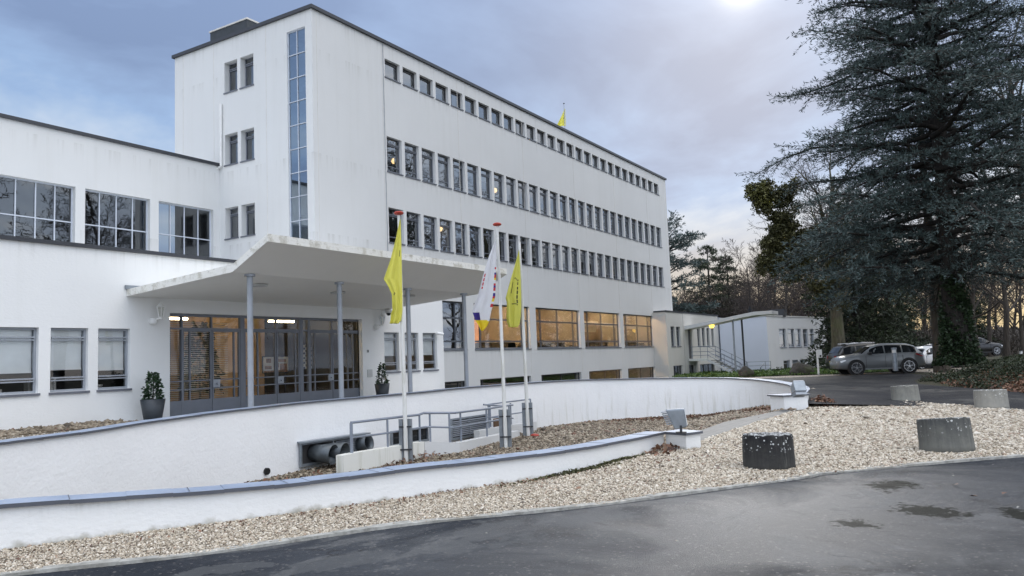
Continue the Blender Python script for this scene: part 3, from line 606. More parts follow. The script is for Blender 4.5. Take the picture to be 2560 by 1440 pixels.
b.box((XC-e,YT-e,ZT),(XE+e,YT+.28,ZT+.14)); b.box((XC-e,YB-.28,ZT),(XE+e,YB+e,ZT+.14)); b.box((XC-e,YT+.28,ZT),(XC+.28,YB-.28,ZT+.14)); b.box((XE-.28,YT+.28,ZT),(XE+e,YB-.28,ZT+.14)); b.build('roof_edge','roof_trim',TW)
b=B()
for u in (24.87*S*.997,31.9,38.25,44.6,50.85,57.0): b.box((u-.012,YT-.006,ZB),(u+.012,YT+.01,ZT-.002))
for u in (22.2,26.15,60.9): b.box((u-.008,YT-.005,-.9),(u+.008,YT+.01,ZT-.002))
for v in (30.3,28.2,24.9): b.box((XC-.006,v-.012,3),(XC+.01,v+.012,ZT-.002))
b.build('expansion_joint','inner_white',TW)
b=B(); b.cyl((26.22,YT-.03,ZT),(26.22,YT-.03,-.8),.013,n=5); b.build('lightning_cable','metal_grey',TW)
for u,a,row,k in RWIN:
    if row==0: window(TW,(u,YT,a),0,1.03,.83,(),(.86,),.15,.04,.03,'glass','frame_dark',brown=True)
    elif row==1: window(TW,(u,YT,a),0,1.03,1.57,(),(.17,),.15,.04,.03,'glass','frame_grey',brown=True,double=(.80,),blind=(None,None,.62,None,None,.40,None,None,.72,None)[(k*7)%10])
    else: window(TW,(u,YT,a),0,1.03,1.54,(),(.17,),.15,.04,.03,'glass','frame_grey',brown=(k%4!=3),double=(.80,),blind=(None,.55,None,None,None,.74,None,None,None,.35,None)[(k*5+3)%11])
for k,(u,w) in enumerate(BAY):
    window(TW,(u,YT,.635),0,w,2.33,(.13,.5,.87),(.17,.66),.14,.07,.08,'glass_bay' if k else 'glass','frame_bar')
    window(TW,(u+.35,YT,-1.72),0,w-.45,.835,(.08,.52,.9),(),.14,.05,.05,'glass_clear' if k in(3,4) else 'glass','frame_dark',sill=False)
for z0,z1 in ((11.96,13.30),(8.78,10.11),(5.6,6.92)):
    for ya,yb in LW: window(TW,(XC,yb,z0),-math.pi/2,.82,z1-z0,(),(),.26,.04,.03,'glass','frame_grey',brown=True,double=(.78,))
window(TW,(XC,23.66,3.55),-math.pi/2,1.04,10.13,(.5,),tuple((i*.975+.35)/10.13 for i in range(1,10)),.05,.045,.03,'glass_stair','frame_light',sill=False)
# floors, rooms and lit lamps inside
b=B()
for z in (-2.0+.02,.1,3.55,4.75,7.95,11.2,ZT-.35): b.box((XC+.35,YT+.36,z),(XE-.3,YB-.3,z+.18),0)
b.box((XC+1.9,YT+4.6,ZB+.1),(XE-.4,YT+4.8,ZT-.4),1)
b.box((XC+1.75,YT+.4,3.0),(XC+1.9,YB-.4,ZT-.4),0)
for i,u in enumerate((26.1,32.3,38.6,44.9,51.1,57.3)): b.box((u,YT+.36,-1.9),(u+.15,YT+4.6,ZT-.4),1)
b.build('interior_wall',['inner_white','inner_grey'],TW)
b=B(); b.box((XC+1.4,YT+.5,3.7),(XC+1.5,YB-.5,ZT-.6))
for i in range(5):
    z=4.2+i*1.95; b.box((XC+.5,22.5,z),(XC+1.3,23.9,z+.28))
b.build('stair_flight','inner_white',TW)
b=B(); b.box((33,YT+3.6,.3),(57.2,YT+3.75,3.5)); b.build('warm_wall','inner_orange',TW)
b=B(); b.box((45.1,YT+1.8,1.75),(50.6,YT+1.9,2.5)); b.box((45.1,YT+1.6,2.3),(50.6,YT+1.8,2.5)); b.build('bulkhead','inner_white',TW)
b=B()
for u in (34.5,36.5,40.2,42.6,46.6,49.,52.6,55.): b.box((u,YT+1.2,3.42),(u+1.2,YT+1.6,3.49))
for u in (47.,53.): b.box((u,YT+1.5,-.02),(u+1.,YT+1.9,.05))
b.build('ceiling_lamp','warm_lamp',TW)
b=B()
for u,z in ((27.3,9.78),(28.55,9.62),(37.0,9.6),(31.7,6.75)): b.lathe([(.05,-.16),(.2,-.1),(.24,0),(.2,.1),(.05,.16)],(u,YT+1.3,z),12)
b.build('globe_light','globe_lamp',TW)
b=B(); b.box((46.4,YT+1.5,-1.7),(47.9,YT+1.6,-1.15)); b.build('room_glow_panel','orange_glow',TW)  # glowing panel stands in for the orange light of the basement room
b=B()
for u in np.arange(33.4,56.6,.62):
    h=.12+.3*random.Random(int(u*100)).random()
    if random.Random(int(u*77)).random()<.6: b.lathe([(.16,0),(.2,h*.5),(.1,h)],(u,YT+.7,.66),8)
for u in np.arange(33.5,56,1.7): b.box((u,YT+1.2,.65),(u+.9,YT+1.9,1.02))
b.build('furniture','inner_dark',TW)
# roof structures
b=B(); q=onX(519,107,XC+2.2); 
b.box((23.4,27.75,ZT+.1),(25.2,30.3,ZT+1.55)); o=b.build('penthouse','penthouse_slate',TW)
b=B(); b.box((23.36,27.71,ZT+1.55),(25.24,30.34,ZT+1.62)); b.build('penthouse_cap','inner_white',TW)
b=B(); b.box((24.6,28.7,ZT+1.62),(25.2,29.6,ZT+2.1)); b.build('roof_vent','cream_metal',TW)
b=B(); b.box((59.4,24.0,ZT),(60.6,25.2,ZT+.75)); b.cyl((58.7,24.2,ZT),(58.7,24.2,ZT+.8),.12); b.cyl((58.7,24.2,ZT+.8),(58.7,24.2,ZT+.95),.22); b.build('roof_vent','stone_cap_dark',TW)
b=B(); px=XC-.07; yv=onX(552,300,px)[1]; z0=8.75; z1=onX(552,260,px)[2]; b.cyl((px,yv,z0),(px,yv,z1),.055)
for z in (z0+.9,z0+2.2): b.cyl((px,yv,z),(px,yv,z+.06),.068)
b.tube([(px,yv,z0),(px-.05,yv+.4,z0-.1)],.05); b.build('rain_pipe','white_paint',TW,smooth=False)
# ---------------------------------------------------------------- left wing with entrance
YE=18.0; XL=2.0; XR=24.35; YW=27.85; ZL=3.02
LWG=thing('entrance_wing',(13,YE,-1.4),'white two storey wing with big gridded upper windows and the glazed entrance','building')
zw=onY(0,287,YW)[2]; zw2=onY(547,407,YW)[2]; ZW=(zw+zw2)/2-.12
rects=[]; def_=None
def pxr(x0,x1,y0,y1,ym):   # opening on the plane YE from pixel bounds
    a=onY(x0,ym,YE)[0]; c=onY(x1,ym,YE)[0]; return a,c
gw=[]
for (x0,x1,yt,yb) in ((-62,96,818,984),(126,220,818,976),(245,325,820,972)):
    a=onY(x0,900,YE)[0]; c=onY(x1,900,YE)[0]; gw.append((a,c,-.30,1.14))
for (x0,x1) in ((961,998),(1013,1047),(1058,1093)):
    a=onY(x0,880,YE)[0]; c=onY(x1,880,YE)[0]; gw.append((a,c,-.215,1.145))
DX0,DX1,DZ0,DZ1=12.64,19.83,-1.10,1.565
rects=[(a-XL,c-XL,z0,z1,.16) for a,c,z0,z1 in gw]+[(DX0-XL,DX1-XL,DZ0,DZ1,.22)]
b=B(); facade(b,(XL,YE),(1,0),(0,-1),XR-XL,-1.6,ZL,rects)
b.quad((XR,YE,-1.9),(XR,YT,-1.9),(XR,YT,ZL),(XR,YE,ZL)); b.quad((XL,YT+6,-1.9),(XL,YE,-1.9),(XL,YE,ZL),(XL,YT+6,ZL)); b.quad((XL,YE,ZL),(XR,YE,ZL),(XR,YT,ZL),(XL,YT,ZL)); b.quad((XL,YT,ZL),(XC,YT,ZL),(XC,YW+.3,ZL),(XL,YW+.3,ZL))
b.build('wall','plaster_rough',LWG)
up=[]; vb=[]
for k in range(5):
    u=19.06+.02-2.965*(4-k) if False else 16.1-2.955*(3-k)
    up.append((u,u+2.6))
up=[(u,v) for u,v in ((7.24,9.83),(10.19,12.79),(13.15,15.74),(16.1,18.69),(19.06,21.62))]
zt=4.03*1.327; ztop=onY(678/3.2,240+738/3.2,YW)[2]; zmid=onY(678/3.2,240+1018/3.2,YW)[2]; zbot=3.25
b=B(); facade(b,(XL,YW),(1,0),(0,-1),XC-XL,2.9,ZW,[(a-XL,c-XL,zbot,ztop,.2) for a,c in up]); b.quad((XL,YW,ZW),(XC,YW,ZW),(XC,YW+9,ZW),(XL,YW+9,ZW)); b.quad((XL,YW+9,2.9),(XL,YW,2.9),(XL,YW,ZW),(XL,YW+9,ZW)); b.quad((XC,YW+9,2.9),(XL,YW+9,2.9),(XL,YW+9,ZW),(XC,YW+9,ZW))
b.build('upper_wall','plaster',LWG)
b=B(); b.box((XL-.1,YW-.09,ZW),(XC-.005,YW+.3,ZW+.12)); b.build('roof_edge','roof_trim',LWG)
b=B(); b.box((XL-.1,YE-.07,ZL),(XR+.05,YE+.25,ZL+.085)); b.build('roof_edge','roof_trim',LWG)
for a,c in up: window(LWG,(a,YW,zbot),0,c-a,ztop-zbot,(.245,.5,.755),((zmid-zbot)/(ztop-zbot),.2),.17,.05,.04,'glass_wing','frame_light',sill=False)
b=B(); b.box((XL+.2,YW+4,2.95),(XC-.2,YW+4.2,ZW-.3),0); b.box((XL+.1,YW+.3,2.95),(XC-.2,YW+4,3.0),0); b.box((XL+.1,YW+.35,ZW-.4),(XC-.2,YW+4,ZW-.3),0); b.build('interior_wall',['inner_grey'],LWG)
for i,(a,c,z0,z1) in enumerate(gw): window(LWG,(a,YE,z0),0,c-a,z1-z0,(),(),.10,.05,.04,'glass_clear','metal_grey',double=(.20,.83),blind=(.33 if i<3 else .42) if i!=1 else .36)
# rooms behind
b=B()
b.box((XL+.1,20.9,-1.2),(12.2,21.,2.7),0); b.box((20.3,20.9,-1.2),(24.2,21.,2.7),0); b.box((XL+.1,YE+.3,-.42),(12.2,20.9,-.36),1); b.box((20.3,YE+.3,-.42),(24.2,20.9,-.36),1); b.box((20.25,YE+.3,-1.2),(20.35,23.4,2.7),1); b.box((12.15,YE+.3,-1.2),(12.25,23.4,2.7),1); b.box((XL+.1,YE+.3,2.5),(24.2,23.4,2.6),0)
b.build('interior_wall',['inner_grey','inner_dark'],LWG)
b=B()
for i in range(9): b.box((9.35+i*.07,18.32,-.30),(9.40+i*.07,18.5,-.05+.03*(i%3)))
b.box((8.4,18.3,-.30),(8.8,18.45,-.18)); b.lathe([(.08,0),(.16,.06),(.16,.1)],(10.95,18.45,-.28),10); b.box((11.75,18.4,-.30),(12.0,18.42,-.08)); b.build('window_sill_items','book_white',LWG)
# lobby
b=B(); b.box((12.25,23.2,-1.15),(20.25,23.3,2.45),0); b.box((12.25,YE+.34,-1.16),(20.25,23.3,-1.12),1); b.box((12.25,YE+.34,2.4),(20.25,23.3,2.45),2); b.box((16.6,21.6,-1.12),(16.75,23.2,2.4),0); b.box((15.0,22.6,-1.12),(15.9,22.7,1.5),3); b.build('lobby_wall',['inner_warm','wood','inner_white','inner_dark'],LWG)
b=B()
for x0,x1,y,Yp in ((424,468,796,20.2),(672,734,803,20.2)):
    p=onY(x0,y,Yp);q=onY(x1,y+1,Yp); b.cyl(p,q,.035,n=8)
p=onY(560,790,21.5); b.cyl((16.9,21.0,2.32),(18.9,21.0,2.32),.04,n=8); b.cyl((13.4,21.8,2.32),(15.6,21.8,2.32),.04,n=8)  # two more tubes, out of view, added only to brighten the lobby
b.build('tubes_with_hidden_fill','tube_light',LWG)
def onpl(x,y,Y): p=onY(x,y,Y); return p
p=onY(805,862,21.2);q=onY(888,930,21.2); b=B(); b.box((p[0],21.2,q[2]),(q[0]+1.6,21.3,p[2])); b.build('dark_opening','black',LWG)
p=onY(880,868,20.9);q=onY(893,872,20.9); b=B(); b.cyl(p,q,.03,n=6); b.build('shelf_light','warm_lamp',LWG)
# doors
gx=lambda x,y=880: onY(300+x/2.56,560+y/2.56,YE+.2)[0]
def door(x0,x1,bars,locku,side):
    a,c=gx(x0),gx(x1); b=B(); y0,y1=YE+.17,YE+.24; fr=.045
    b.box((a,y0,DZ0+.02),(c,y1,DZ0+.40)); b.box((a,y0,1.10),(c,y1,1.15)); b.box((a,y0,DZ0+.40),(a+fr,y1,1.10)); b.box((c-fr,y0,DZ0+.40),(c,y1,1.10))
    for u in bars: x=gx(u); b.box((x-.018,y0+.005,DZ0+.40),(x+.018,y1-.01,1.10))
    for z in (-.42,-.20): b.box((a+fr,y0-.01,z-.016),(c-fr,y0+.04,z+.016))
    d=b.build('door','frame_grey',LWG); p=B(); p.quad((a+.01,y0+.03,DZ0+.39),(c-.01,y0+.03,DZ0+.39),(c-.01,y0+.03,1.11),(a+.01,y0+.03,1.11)); p.build('pane','glass_clear',d)
    if locku is not None:
        l=B(); x=c-.10 if side>0 else a+.10; l.box((x-.11,y0-.05,-.40),(x+.11,y0-.012,-.20)); l.cyl((x,y0-.11,-.31),(x,y0-.05,-.31),.025,n=8); l.build('lock','metal_grey',d)
for x0,x1,bars,lk,sd in ((395,583,(445,),None,1),(587,766,(728,),1,-1),(792,997,(880,),None,1),(1001,1146,(1120,),1,-1),(1212,1353,(1245,),1,1),(1357,1540,(1455,1490),None,-1)): door(x0,x1,bars,lk,sd)
b=B(); y0,y1=YE+.16,YE+.25
b.box((DX0,y0,1.50),(DX1,y1,DZ1)); b.box((DX0,y0,1.15),(DX1,y1,1.20)); b.box((DX0,y0,DZ0+.02),(gx(392),y1,DZ0+.40)); b.box((DX0,y0,DZ0+.40),(DX0+.04,y1,1.5))
for u0,u1 in ((388,396),(766,792),(1146,1168),(1200,1212),(1540,1560)): b.box((gx(u0),y0-.005,DZ0+.02),(min(gx(u1),DX1),y1,1.5))
b.box((gx(1168),y0,DZ0+.02),(gx(1200),y1,DZ0+.40)); 
for u in (585,1000,1355): b.box((gx(u)-.02,y0+.01,1.2),(gx(u)+.02,y1,1.5))
for z in (-.42,-.20): b.box((DX0+.04,y0-.01,z-.016),(gx(388),y0+.05,z+.016)); b.box((gx(1168),y0-.01,z-.016),(gx(1200),y0+.05,z+.016))
o=b.build('door_frame','frame_grey',LWG); p=B(); p.quad((DX0,YE+.21,1.2),(DX1,YE+.21,1.2),(DX1,YE+.21,1.5),(DX0,YE+.21,1.5)); p.quad((DX0,YE+.21,DZ0+.4),(gx(388),YE+.21,DZ0+.4),(gx(388),YE+.21,1.15),(DX0,YE+.21,1.15)); p.quad((gx(1168),YE+.21,DZ0+.4),(gx(1200),YE+.21,DZ0+.4),(gx(1200),YE+.21,1.15),(gx(1168),YE+.21,1.15)); p.build('pane','glass_clear',o)
b=B()
for i in range(40): z=DZ0+.42+i*.052; b.box((DX0+.05,YE+.50,z),(gx(735),YE+.53,z+.006)); 
for i in range(40): z=DZ0+.42+i*.052; b.add([(DX0+.05,YE+.48,z),(gx(735),YE+.48,z),(gx(735),YE+.515,z+.020),(DX0+.05,YE+.515,z+.020)],[(0,1,2,3)])
b.build('slat_blind','inner_white',LWG)
# canopy
CZ=[(18.0,1.93),(14.12,2.17),(13.0,2.72)]; CX0,CX1=11.45,21.06
CAN=thing('entrance_canopy',(16.25,15.5,-1.1),'folded white concrete canopy on four thin grey columns over the entrance','canopy')
b=B(); th=.17
for i in range(2):
    (ya,za),(yb,zb)=CZ[i],CZ[i+1]
    b.quad((CX0,ya,za),(CX0,yb,zb),(CX1,yb,zb),(CX1,ya,za),0); b.quad((CX0,ya,za+th),(CX1,ya,za+th),(CX1,yb,zb+th),(CX0,yb,zb+th),1)
    b.quad((CX0,ya,za+th),(CX0,yb,zb+th),(CX0,yb,zb),(CX0,ya,za),1); b.quad((CX1,ya,za),(CX1,yb,zb),(CX1,yb,zb+th),(CX1,ya,za+th),1)
b.quad((CX0,13,2.72),(CX0,13,2.72+th),(CX1,13,2.72+th),(CX1,13,2.72),1)
b.build('roof_slab',['plaster_soffit','peeling_edge'],CAN,recalc=True)
def canz(y): return np.interp(y,[13,14.12,18],[2.72,2.17,1.93])
for (x,y) in ((625,760),(849.5,780),(1021,800),(1162,820)):
    X=onY(x,y,14.2)[0]; b=B(); b.cyl((X,14.2,-1.35),(X,14.2,float(canz(14.2))),.066,n=16); b.cyl((X,14.2,float(canz(14.2))-.05),(X,14.2,float(canz(14.2))-.002),.12,n=16); b.build('column','metal_grey',CAN,smooth=False)
for (x,y) in ((648,717),(845,734),(1021,744)):
    p=onZ(x,y,2.04); b=B(); zz=float(canz(p[1])); b.lathe([(.2,-.05),(.21,-.02),(.2,0)],(p[0],p[1],zz),20); b.build('ceiling_light','cream_metal',CAN)
b=B(); b.box((CX0-.05,YE-.05,1.93+th),(CX0+1.2,YE-.004,1.93+th+.10)); b.build('flashing','galvanised',CAN)
#==OBJECTS==
# ---------------------------------------------------------------- far low wing with outside stair, and annex
YL=21.16; lx0,lx1=56.86,69.9; zl=3.22
LOW=thing('low_wing',(63,YL,-1.8),'low plain white wing beyond the office block with narrow windows and a side door','building')
ow=[]
for a,c in ((318,375),(395,450),(683,725),(750,790),(815,852),(880,912)): ow.append((onY(1620+a/5.539,740+560/5.539,YL)[0],onY(1620+c/5.539,740+560/5.539,YL)[0],.60,2.12))
og=[(57.9,59.95,-1.8,-.89),(61.5,62.9,-1.8,-.94),(64.2,68.3,-1.8,-.94)]; dr=(61.65,62.55,-.42,2.13)
b=B(); facade(b,(lx0,YL),(1,0),(0,-1),lx1-lx0,-2.1,zl,[(a-lx0,c-lx0,z0,z1,.2) for a,c,z0,z1 in ow+og+[dr]])
b.quad((lx0,YT,-2.1),(lx0,YL,-2.1),(lx0,YL,zl),(lx0,YT,zl),1); b.quad((lx0,YL,zl),(lx1,YL,zl),(lx1,YL+8,zl),(lx0,YL+8,zl)); b.quad((lx1,YL,-2),(lx1,YL+8,-2),(lx1,YL+8,zl),(lx1,YL,zl))
b.quad((XE,YL+.01,zl-.01),(lx1,YL+.01,zl-.01),(lx1,YL+8,zl-.02),(XE,YL+8,zl-.02)); b.build('wall',['plaster_grey','plaster_grey'],LOW)
b=B(); b.box((lx0-.05,YL-.06,zl),(lx1+.05,YL+.2,zl+.10)); b.box((lx0-.05,YL+.2,zl),(lx0+.2,YT-.12,zl+.10)); b.build('roof_edge','roof_trim',LOW)
b=B()
for x in (60.6,): b.box((x-.012,YL-.006,-2),(x+.012,YL+.01,zl))
b.build('expansion_joint','inner_grey',LOW)
for a,c,z0,z1 in ow: window(LOW,(a,YL,z0),0,c-a,z1-z0,(),(.17,),.14,.04,.03,'glass','frame_grey',double=(.8,))
for a,c,z0,z1 in og: window(LOW,(a,YL,z0),0,c-a,z1-z0,(.33,.66) if c-a>2 else (.5,),(),.14,.05,.05,'glass','frame_dark',sill=False)
b=B(); b.box((dr[0],YL+.12,dr[2]),(dr[1],YL+.18,dr[3])); d=b.build('door','frame_dark',LOW); b=B(); b.cyl((dr[0]+.1,YL+.06,.65),(dr[0]+.22,YL+.06,.65),.02); b.build('handle','metal_grey',d)
b=B(); b.box((lx0+.4,YL+.5,-1.9),(lx1-.2,YL+.55,zl-.1)); b.build('interior_wall','inner_dark',LOW)
b=B(); b.box((lx1,YL+.05,-2),(71.4,YL+2,3.1)); l=b.build('glass_link','glass_stair',LOW); b=B()
for z in (3.05,2.0,.6,-.8): b.box((lx1+.02,YL+.0,z),(71.4,YL+.04,z+.05))
for x in (lx1+.05,70.7,71.35): b.box((x,YL-.02,-2),(x+.05,YL+.0,3.1))
b.build('link_frame','frame_light',l); b=B(); b.box((lx1+.1,YL+.9,-2),(71.3,YL+1.0,3.0)); b.build('interior_wall','inner_grey',l)
# outside stair and its canopy
ST=thing('outside_stair',(62.3,18.5,-1.78),'open concrete stair with thin grey railings climbing to the side door of the low wing','staircase')
sx0,sx1=61.5,63.6; b=B(); b.box((sx0,19.6,-.62),(sx1+.1,YL-.01,-.44)); b.build('landing','stained_kerb',ST)
b=B(); n=8
for i in range(n): y=19.6-(i+1)*.30; z=-.44-(i+1)*.165; b.box((sx0+.05,y-.02,z-.05),(sx1,y+.32,z))
b.build('tread','kerb_concrete',ST); b=B()
for x in (sx0,sx1-.05): b.beam((x,19.6,-.60),(x,17.15,-1.93),.08,.16)
b.build('stringer','plaster',ST); b=B()
for x in (sx0+.02,sx1):
    for h in (.25,.55,.95): b.tube([(x,YL-.2,-.44+h),(x,19.6,-.44+h),(x,17.1,-1.8+h)],.022,6)
    for y,z in ((YL-.3,-.44),(19.6,-.44),(18.3,-1.1),(17.1,-1.8)): b.cyl((x,y,z),(x,y,z+.95),.024,n=6)
b.tube([(sx0+.02,17.1,-.85),(sx0+.02,16.9,-1.2),(sx0+.02,16.95,-1.75)],.03,6); b.build('railing','rail_grey',ST)
p0=onD(1866,904,56.5);p1=onD(1926,903,56.5); b=B()
gzf=-1.68
for h in (.35,.62,.9): b.cyl((p0[0],p0[1],gzf+h),(p1[0],p1[1],gzf+h),.02,n=6)
for t in (0,.78,1.): q=p0+(p1-p0)*t; b.cyl((q[0],q[1],gzf),(q[0],q[1],gzf+.92),.022,n=6)
q=p0+(p1-p0)*.72; b.tube([(q[0],q[1],gzf+.75),(q[0]-.6,q[1]+.1,gzf+.5),(q[0]-.5,q[1]+.1,gzf+.15),(q[0]-.1,q[1],gzf-.1)],.035,6)
tag(b.build('stair_railing','galvanised'),'short free standing grey metal railing on the grass beside the outside stair','railing')
SC=thing('stair_canopy',(62.5,16,-1.7),'slim upswept white canopy on two thin columns over the outside stair','canopy')
cx0,cx1=60.9,62.9; prof=[]
for x,y in ((1712,818),(1800,800),(1832,793),(1885,782),(1930,779)):
    p=onX(x,y+6,cx0); prof.append((p[1],p[2]))
prof[0]=(YL,prof[0][1]); b=B()
for (ya,za),(yb,zb) in zip(prof[:-1],prof[1:]):
    t=.27; b.quad((cx0,ya,za),(cx0,yb,zb),(cx1,yb,zb),(cx1,ya,za),1); b.quad((cx0,ya,za+t),(cx1,ya,za+t),(cx1,yb,zb+t),(cx0,yb,zb+t),0); b.quad((cx0,ya,za),(cx0,ya,za+t),(cx0,yb,zb+t),(cx0,yb,zb),0); b.quad((cx1,ya,za),(cx1,yb,zb),(cx1,yb,zb+t),(cx1,ya,za+t),0)
y,z=prof[-1]; b.quad((cx0,y,z),(cx0,y,z+.27),(cx1,y,z+.27),(cx1,y,z),0); b.build('roof_slab',['plaster','plaster_soffit'],SC,recalc=True)
pz=lambda y: float(np.interp(-y,[-q[0] for q in prof],[q[1] for q in prof]))
for (x,y,xx) in ((1836,870,61.2),(1858,860,62.6)):
    p=onX(x,y,xx); b=B(); b.cyl((xx,p[1],-1.85),(xx,p[1],pz(p[1])),.075,n=10); b.build('column','metal_grey' if xx<62 else 'dark_metal',SC)
p=onX(1779,810,61.6); b=B(); b.lathe([(.05,-.26),(.16,-.2),(.21,-.08),(.2,0)],(61.6,p[1],pz(p[1])-.005),14); b.build('lamp','yellow_lamp',SC)
# annex
AK=1.17; A0=onD(1806,935,60.*AK);Bc=onD(1925,930,58.*AK);Bc[2]=A0[2]=-2.0
d47=CF*np.array([1,1,0]); d47/=np.linalg.norm(d47); rt=np.array([d47[1],-d47[0],0]); an=R(43.); dd=d47*math.cos(an)+rt*math.sin(an)
rr=ray(2072,900); den=rr[0]*dd[1]-rr[1]*dd[0]; kk=(Bc[0]*dd[1]-Bc[1]*dd[0])/den; Cc=rr*kk; L2=math.hypot(Cc[0]-Bc[0],Cc[1]-Bc[1]); L1=math.hypot(Bc[0]-A0[0],Bc[1]-A0[1])
AN=thing('white_annex',((A0[0]+Cc[0])/2,(A0[1]+Cc[1])/2,-2.),'flat roofed white annex behind the outside stair with two rows of windows','building'); ztA=2.52*AK
u1=(Bc-A0)[:2]/L1; u2=dd[:2]; no=lambda u: np.array([u[1],-u[0]])
w2=[]
def uon(px):
    r=ray(px,880); den=r[0]*u2[1]-r[1]*u2[0]; k=(Bc[0]*u2[1]-Bc[1]*u2[0])/den; q=r[:2]*k-Bc[:2]; return float(q@u2)
for a,c in ((1951,1968),(1973,1989),(1992,2006),(2011,2023),(2028,2038)): w2.append((uon(a),uon(c),.18*AK,1.60*AK)); w2.append((uon(a+6),uon(c+5),-1.9,-.82*AK))
b=B(); facade(b,A0[:2],u1,no(u1),L1,-2.0,ztA,[]); facade(b,Bc[:2],u2,no(u2),L2,-2.0,ztA,[(*q,.18) for q in w2],mi=1)
q=Cc[:2]-no(u2)*9; s=A0[:2]*1.12+u1*.5
b.add([(A0[0],A0[1],ztA),(Bc[0],Bc[1],ztA),(Cc[0],Cc[1],ztA),(q[0],q[1],ztA),(s[0],s[1],ztA)],[(0,1,2,3,4)]); b.quad((Cc[0],Cc[1],-2),(q[0],q[1],-2),(q[0],q[1],ztA),(Cc[0],Cc[1],ztA)); b.quad((s[0],s[1],-2),(A0[0],A0[1],-2),(A0[0],A0[1],ztA),(s[0],s[1],ztA))
b.build('wall',['plaster_cool','plaster'],AN)
rz=math.atan2(u2[1],u2[0])
for k,(a,c,z0,z1) in enumerate(w2): p=Bc[:2]+u2*a; window(AN,(p[0],p[1],z0),rz,c-a,z1-z0,(),(.14,.75) if z0>0 else (.72,),.12,.05,.04,'glass','frame_light' if k>3 else 'metal_grey',sill=z0>0)
b=B(); 
for (P,u,L) in ((A0,u1,L1),(Bc,u2,L2)):
    n_=no(u); m0=P[:2]+n_*.06; m1=P[:2]+u*L+n_*.06; k0=P[:2]-n_*.2;k1=P[:2]+u*L-n_*.2; b.prism([tuple(m0),tuple(m1),tuple(k1),tuple(k0)],ztA+.002,ztA+.09)
b.build('roof_edge','plaster_grey',AN); m=Bc[:2]+u2*.5-no(u2)*1.2
b=B(); b.box((m[0]-.1,m[1]-.4,-1.9),(m[0]+L2*.5,m[1]-.3,2.3)); b.build('interior_wall','inner_dark',AN)
p=onD(1943,778,61*AK); b=B(); b.box((p[0]-.5,p[1]-.7,ztA),(p[0]+.7,p[1]+.7,p[2]+.15)); b.build('roof_box','dark_metal',AN)
p=onD(1875,775,64*AK); b=B(); b.cyl((p[0],p[1],ztA),(p[0],p[1],p[2]+.35),.11,n=8); b.cyl((p[0],p[1],p[2]-.1),(p[0],p[1],p[2]+.1),.2,n=8); b.build('flue','black',AN)
# ---------------------------------------------------------------- planters
def shrub(name,c,h,r,n,m,leaf,parent,seed):
    rg=np.random.default_rng(seed); t=rg.random(n); z=h*t; th=rg.uniform(0,2*np.pi,n); w=r*(1.05-.75*t**1.6)*(1+.18*np.sin(th*2+t*23+seed)); rad=w*np.sqrt(rg.uniform(.15,1,n))
    P=np.stack([c[0]+rad*np.cos(th),c[1]+rad*np.sin(th),c[2]+z+rg.normal(0,.03,n)],1); u=np.stack([np.cos(th),np.sin(th),rg.normal(.3,.5,n)],1)+rg.normal(0,.45,(n,3)); u/=np.linalg.norm(u,axis=1)[:,None]
    w2=np.cross(u,rg.normal(0,1,(n,3))); w2/=np.linalg.norm(w2,axis=1)[:,None]; s=leaf*rg.uniform(.6,1.3,n)[:,None]; mid=P+u*s*.5
    V=np.stack([P,mid+w2*s*.32,P+u*s-np.array([0,0,.2])*s,mid-w2*s*.32],1).reshape(-1,3); return npmesh(name,V,np.arange(4*n).reshape(-1,4),m,parent=parent,tone=rg.random(n))
for k,(x,y,Yp,lab) in enumerate(((382,1046,17.45,'tapered dark grey pot with a leafy green shrub left of the glass doors'),(956,990,17.3,'tapered dark grey pot with a thin leafy shrub right of the glass doors'))):
    X=onY(x,y,Yp)[0]; t=thing('planter',(X,Yp,-1.085),lab,'planter','potted shrubs flanking the entrance'); h=.50; r=.285 if k==0 else .25
    b=B(); b.lathe([(r*.70,0),(r*.8,h*.3),(r,h),(r*.93,h),(r*.9,h-.06)],(X,Yp,-1.085),32); b.build('pot','pot_grey',t,smooth=True); b=B(); b.lathe([(r*.88,h-.07),(r*.86,h-.05)],(X,Yp,-1.085),20); b.build('soil','soil',t)
    shrub('foliage',(X,Yp,-1.085+h-.05),.66 if k==0 else .66,.205 if k==0 else .155,620 if k==0 else 380,'shrub_leaf',.082,t,5+k); b=B(); b.cyl((X,Yp,-.65),(X+.02,Yp,-.1),.018,.008,6); b.build('stem','bark_brown',t)
# indoor plant and display boards
p=onY(500,1000,20.2); t=thing('indoor_tree',(p[0],20.2,-1.12),'tall leafy indoor tree standing behind the slatted blind of the entrance','plant'); b=B(); b.lathe([(.16,0),(.22,.35),(.2,.36)],(p[0],20.2,-1.12),14); b.build('pot','inner_dark',t); b=B(); b.cyl((p[0],20.2,-.8),(p[0],20.2,.9),.03,.015,6); b.build('stem','bark_brown',t); shrub('foliage',(p[0],20.2,-.55),2.0,.55,900,'ivy_leaf',.16,t,22)
def board(x0,y0,x1,y1,Yp,lab,m2,nm):
    a=onY(x0,y0,Yp);c=onY(x1,y1,Yp); t=thing(nm,((a[0]+c[0])/2,Yp,-1.12),lab,'display board'); b=B(); b.box((a[0]-.03,Yp,c[2]-.03),(c[0]+.03,Yp+.03,a[2]+.03)); b.build('frame','black',t); b=B(); b.box((a[0],Yp-.01,c[2]),(c[0],Yp-.002,a[2])); pn=b.build('panel',m2,t)
    b=B(); 
    for x in (a[0]+.1,c[0]-.1): b.box((x-.02,Yp+.01,-1.12),(x+.02,Yp+.05,c[2]))
    b.build('stand','black',t); return a,c,t
a,c,t=board(658,893,720,929,20.0,'brown and white picture board standing just inside the middle doors','screen_white','display_board')
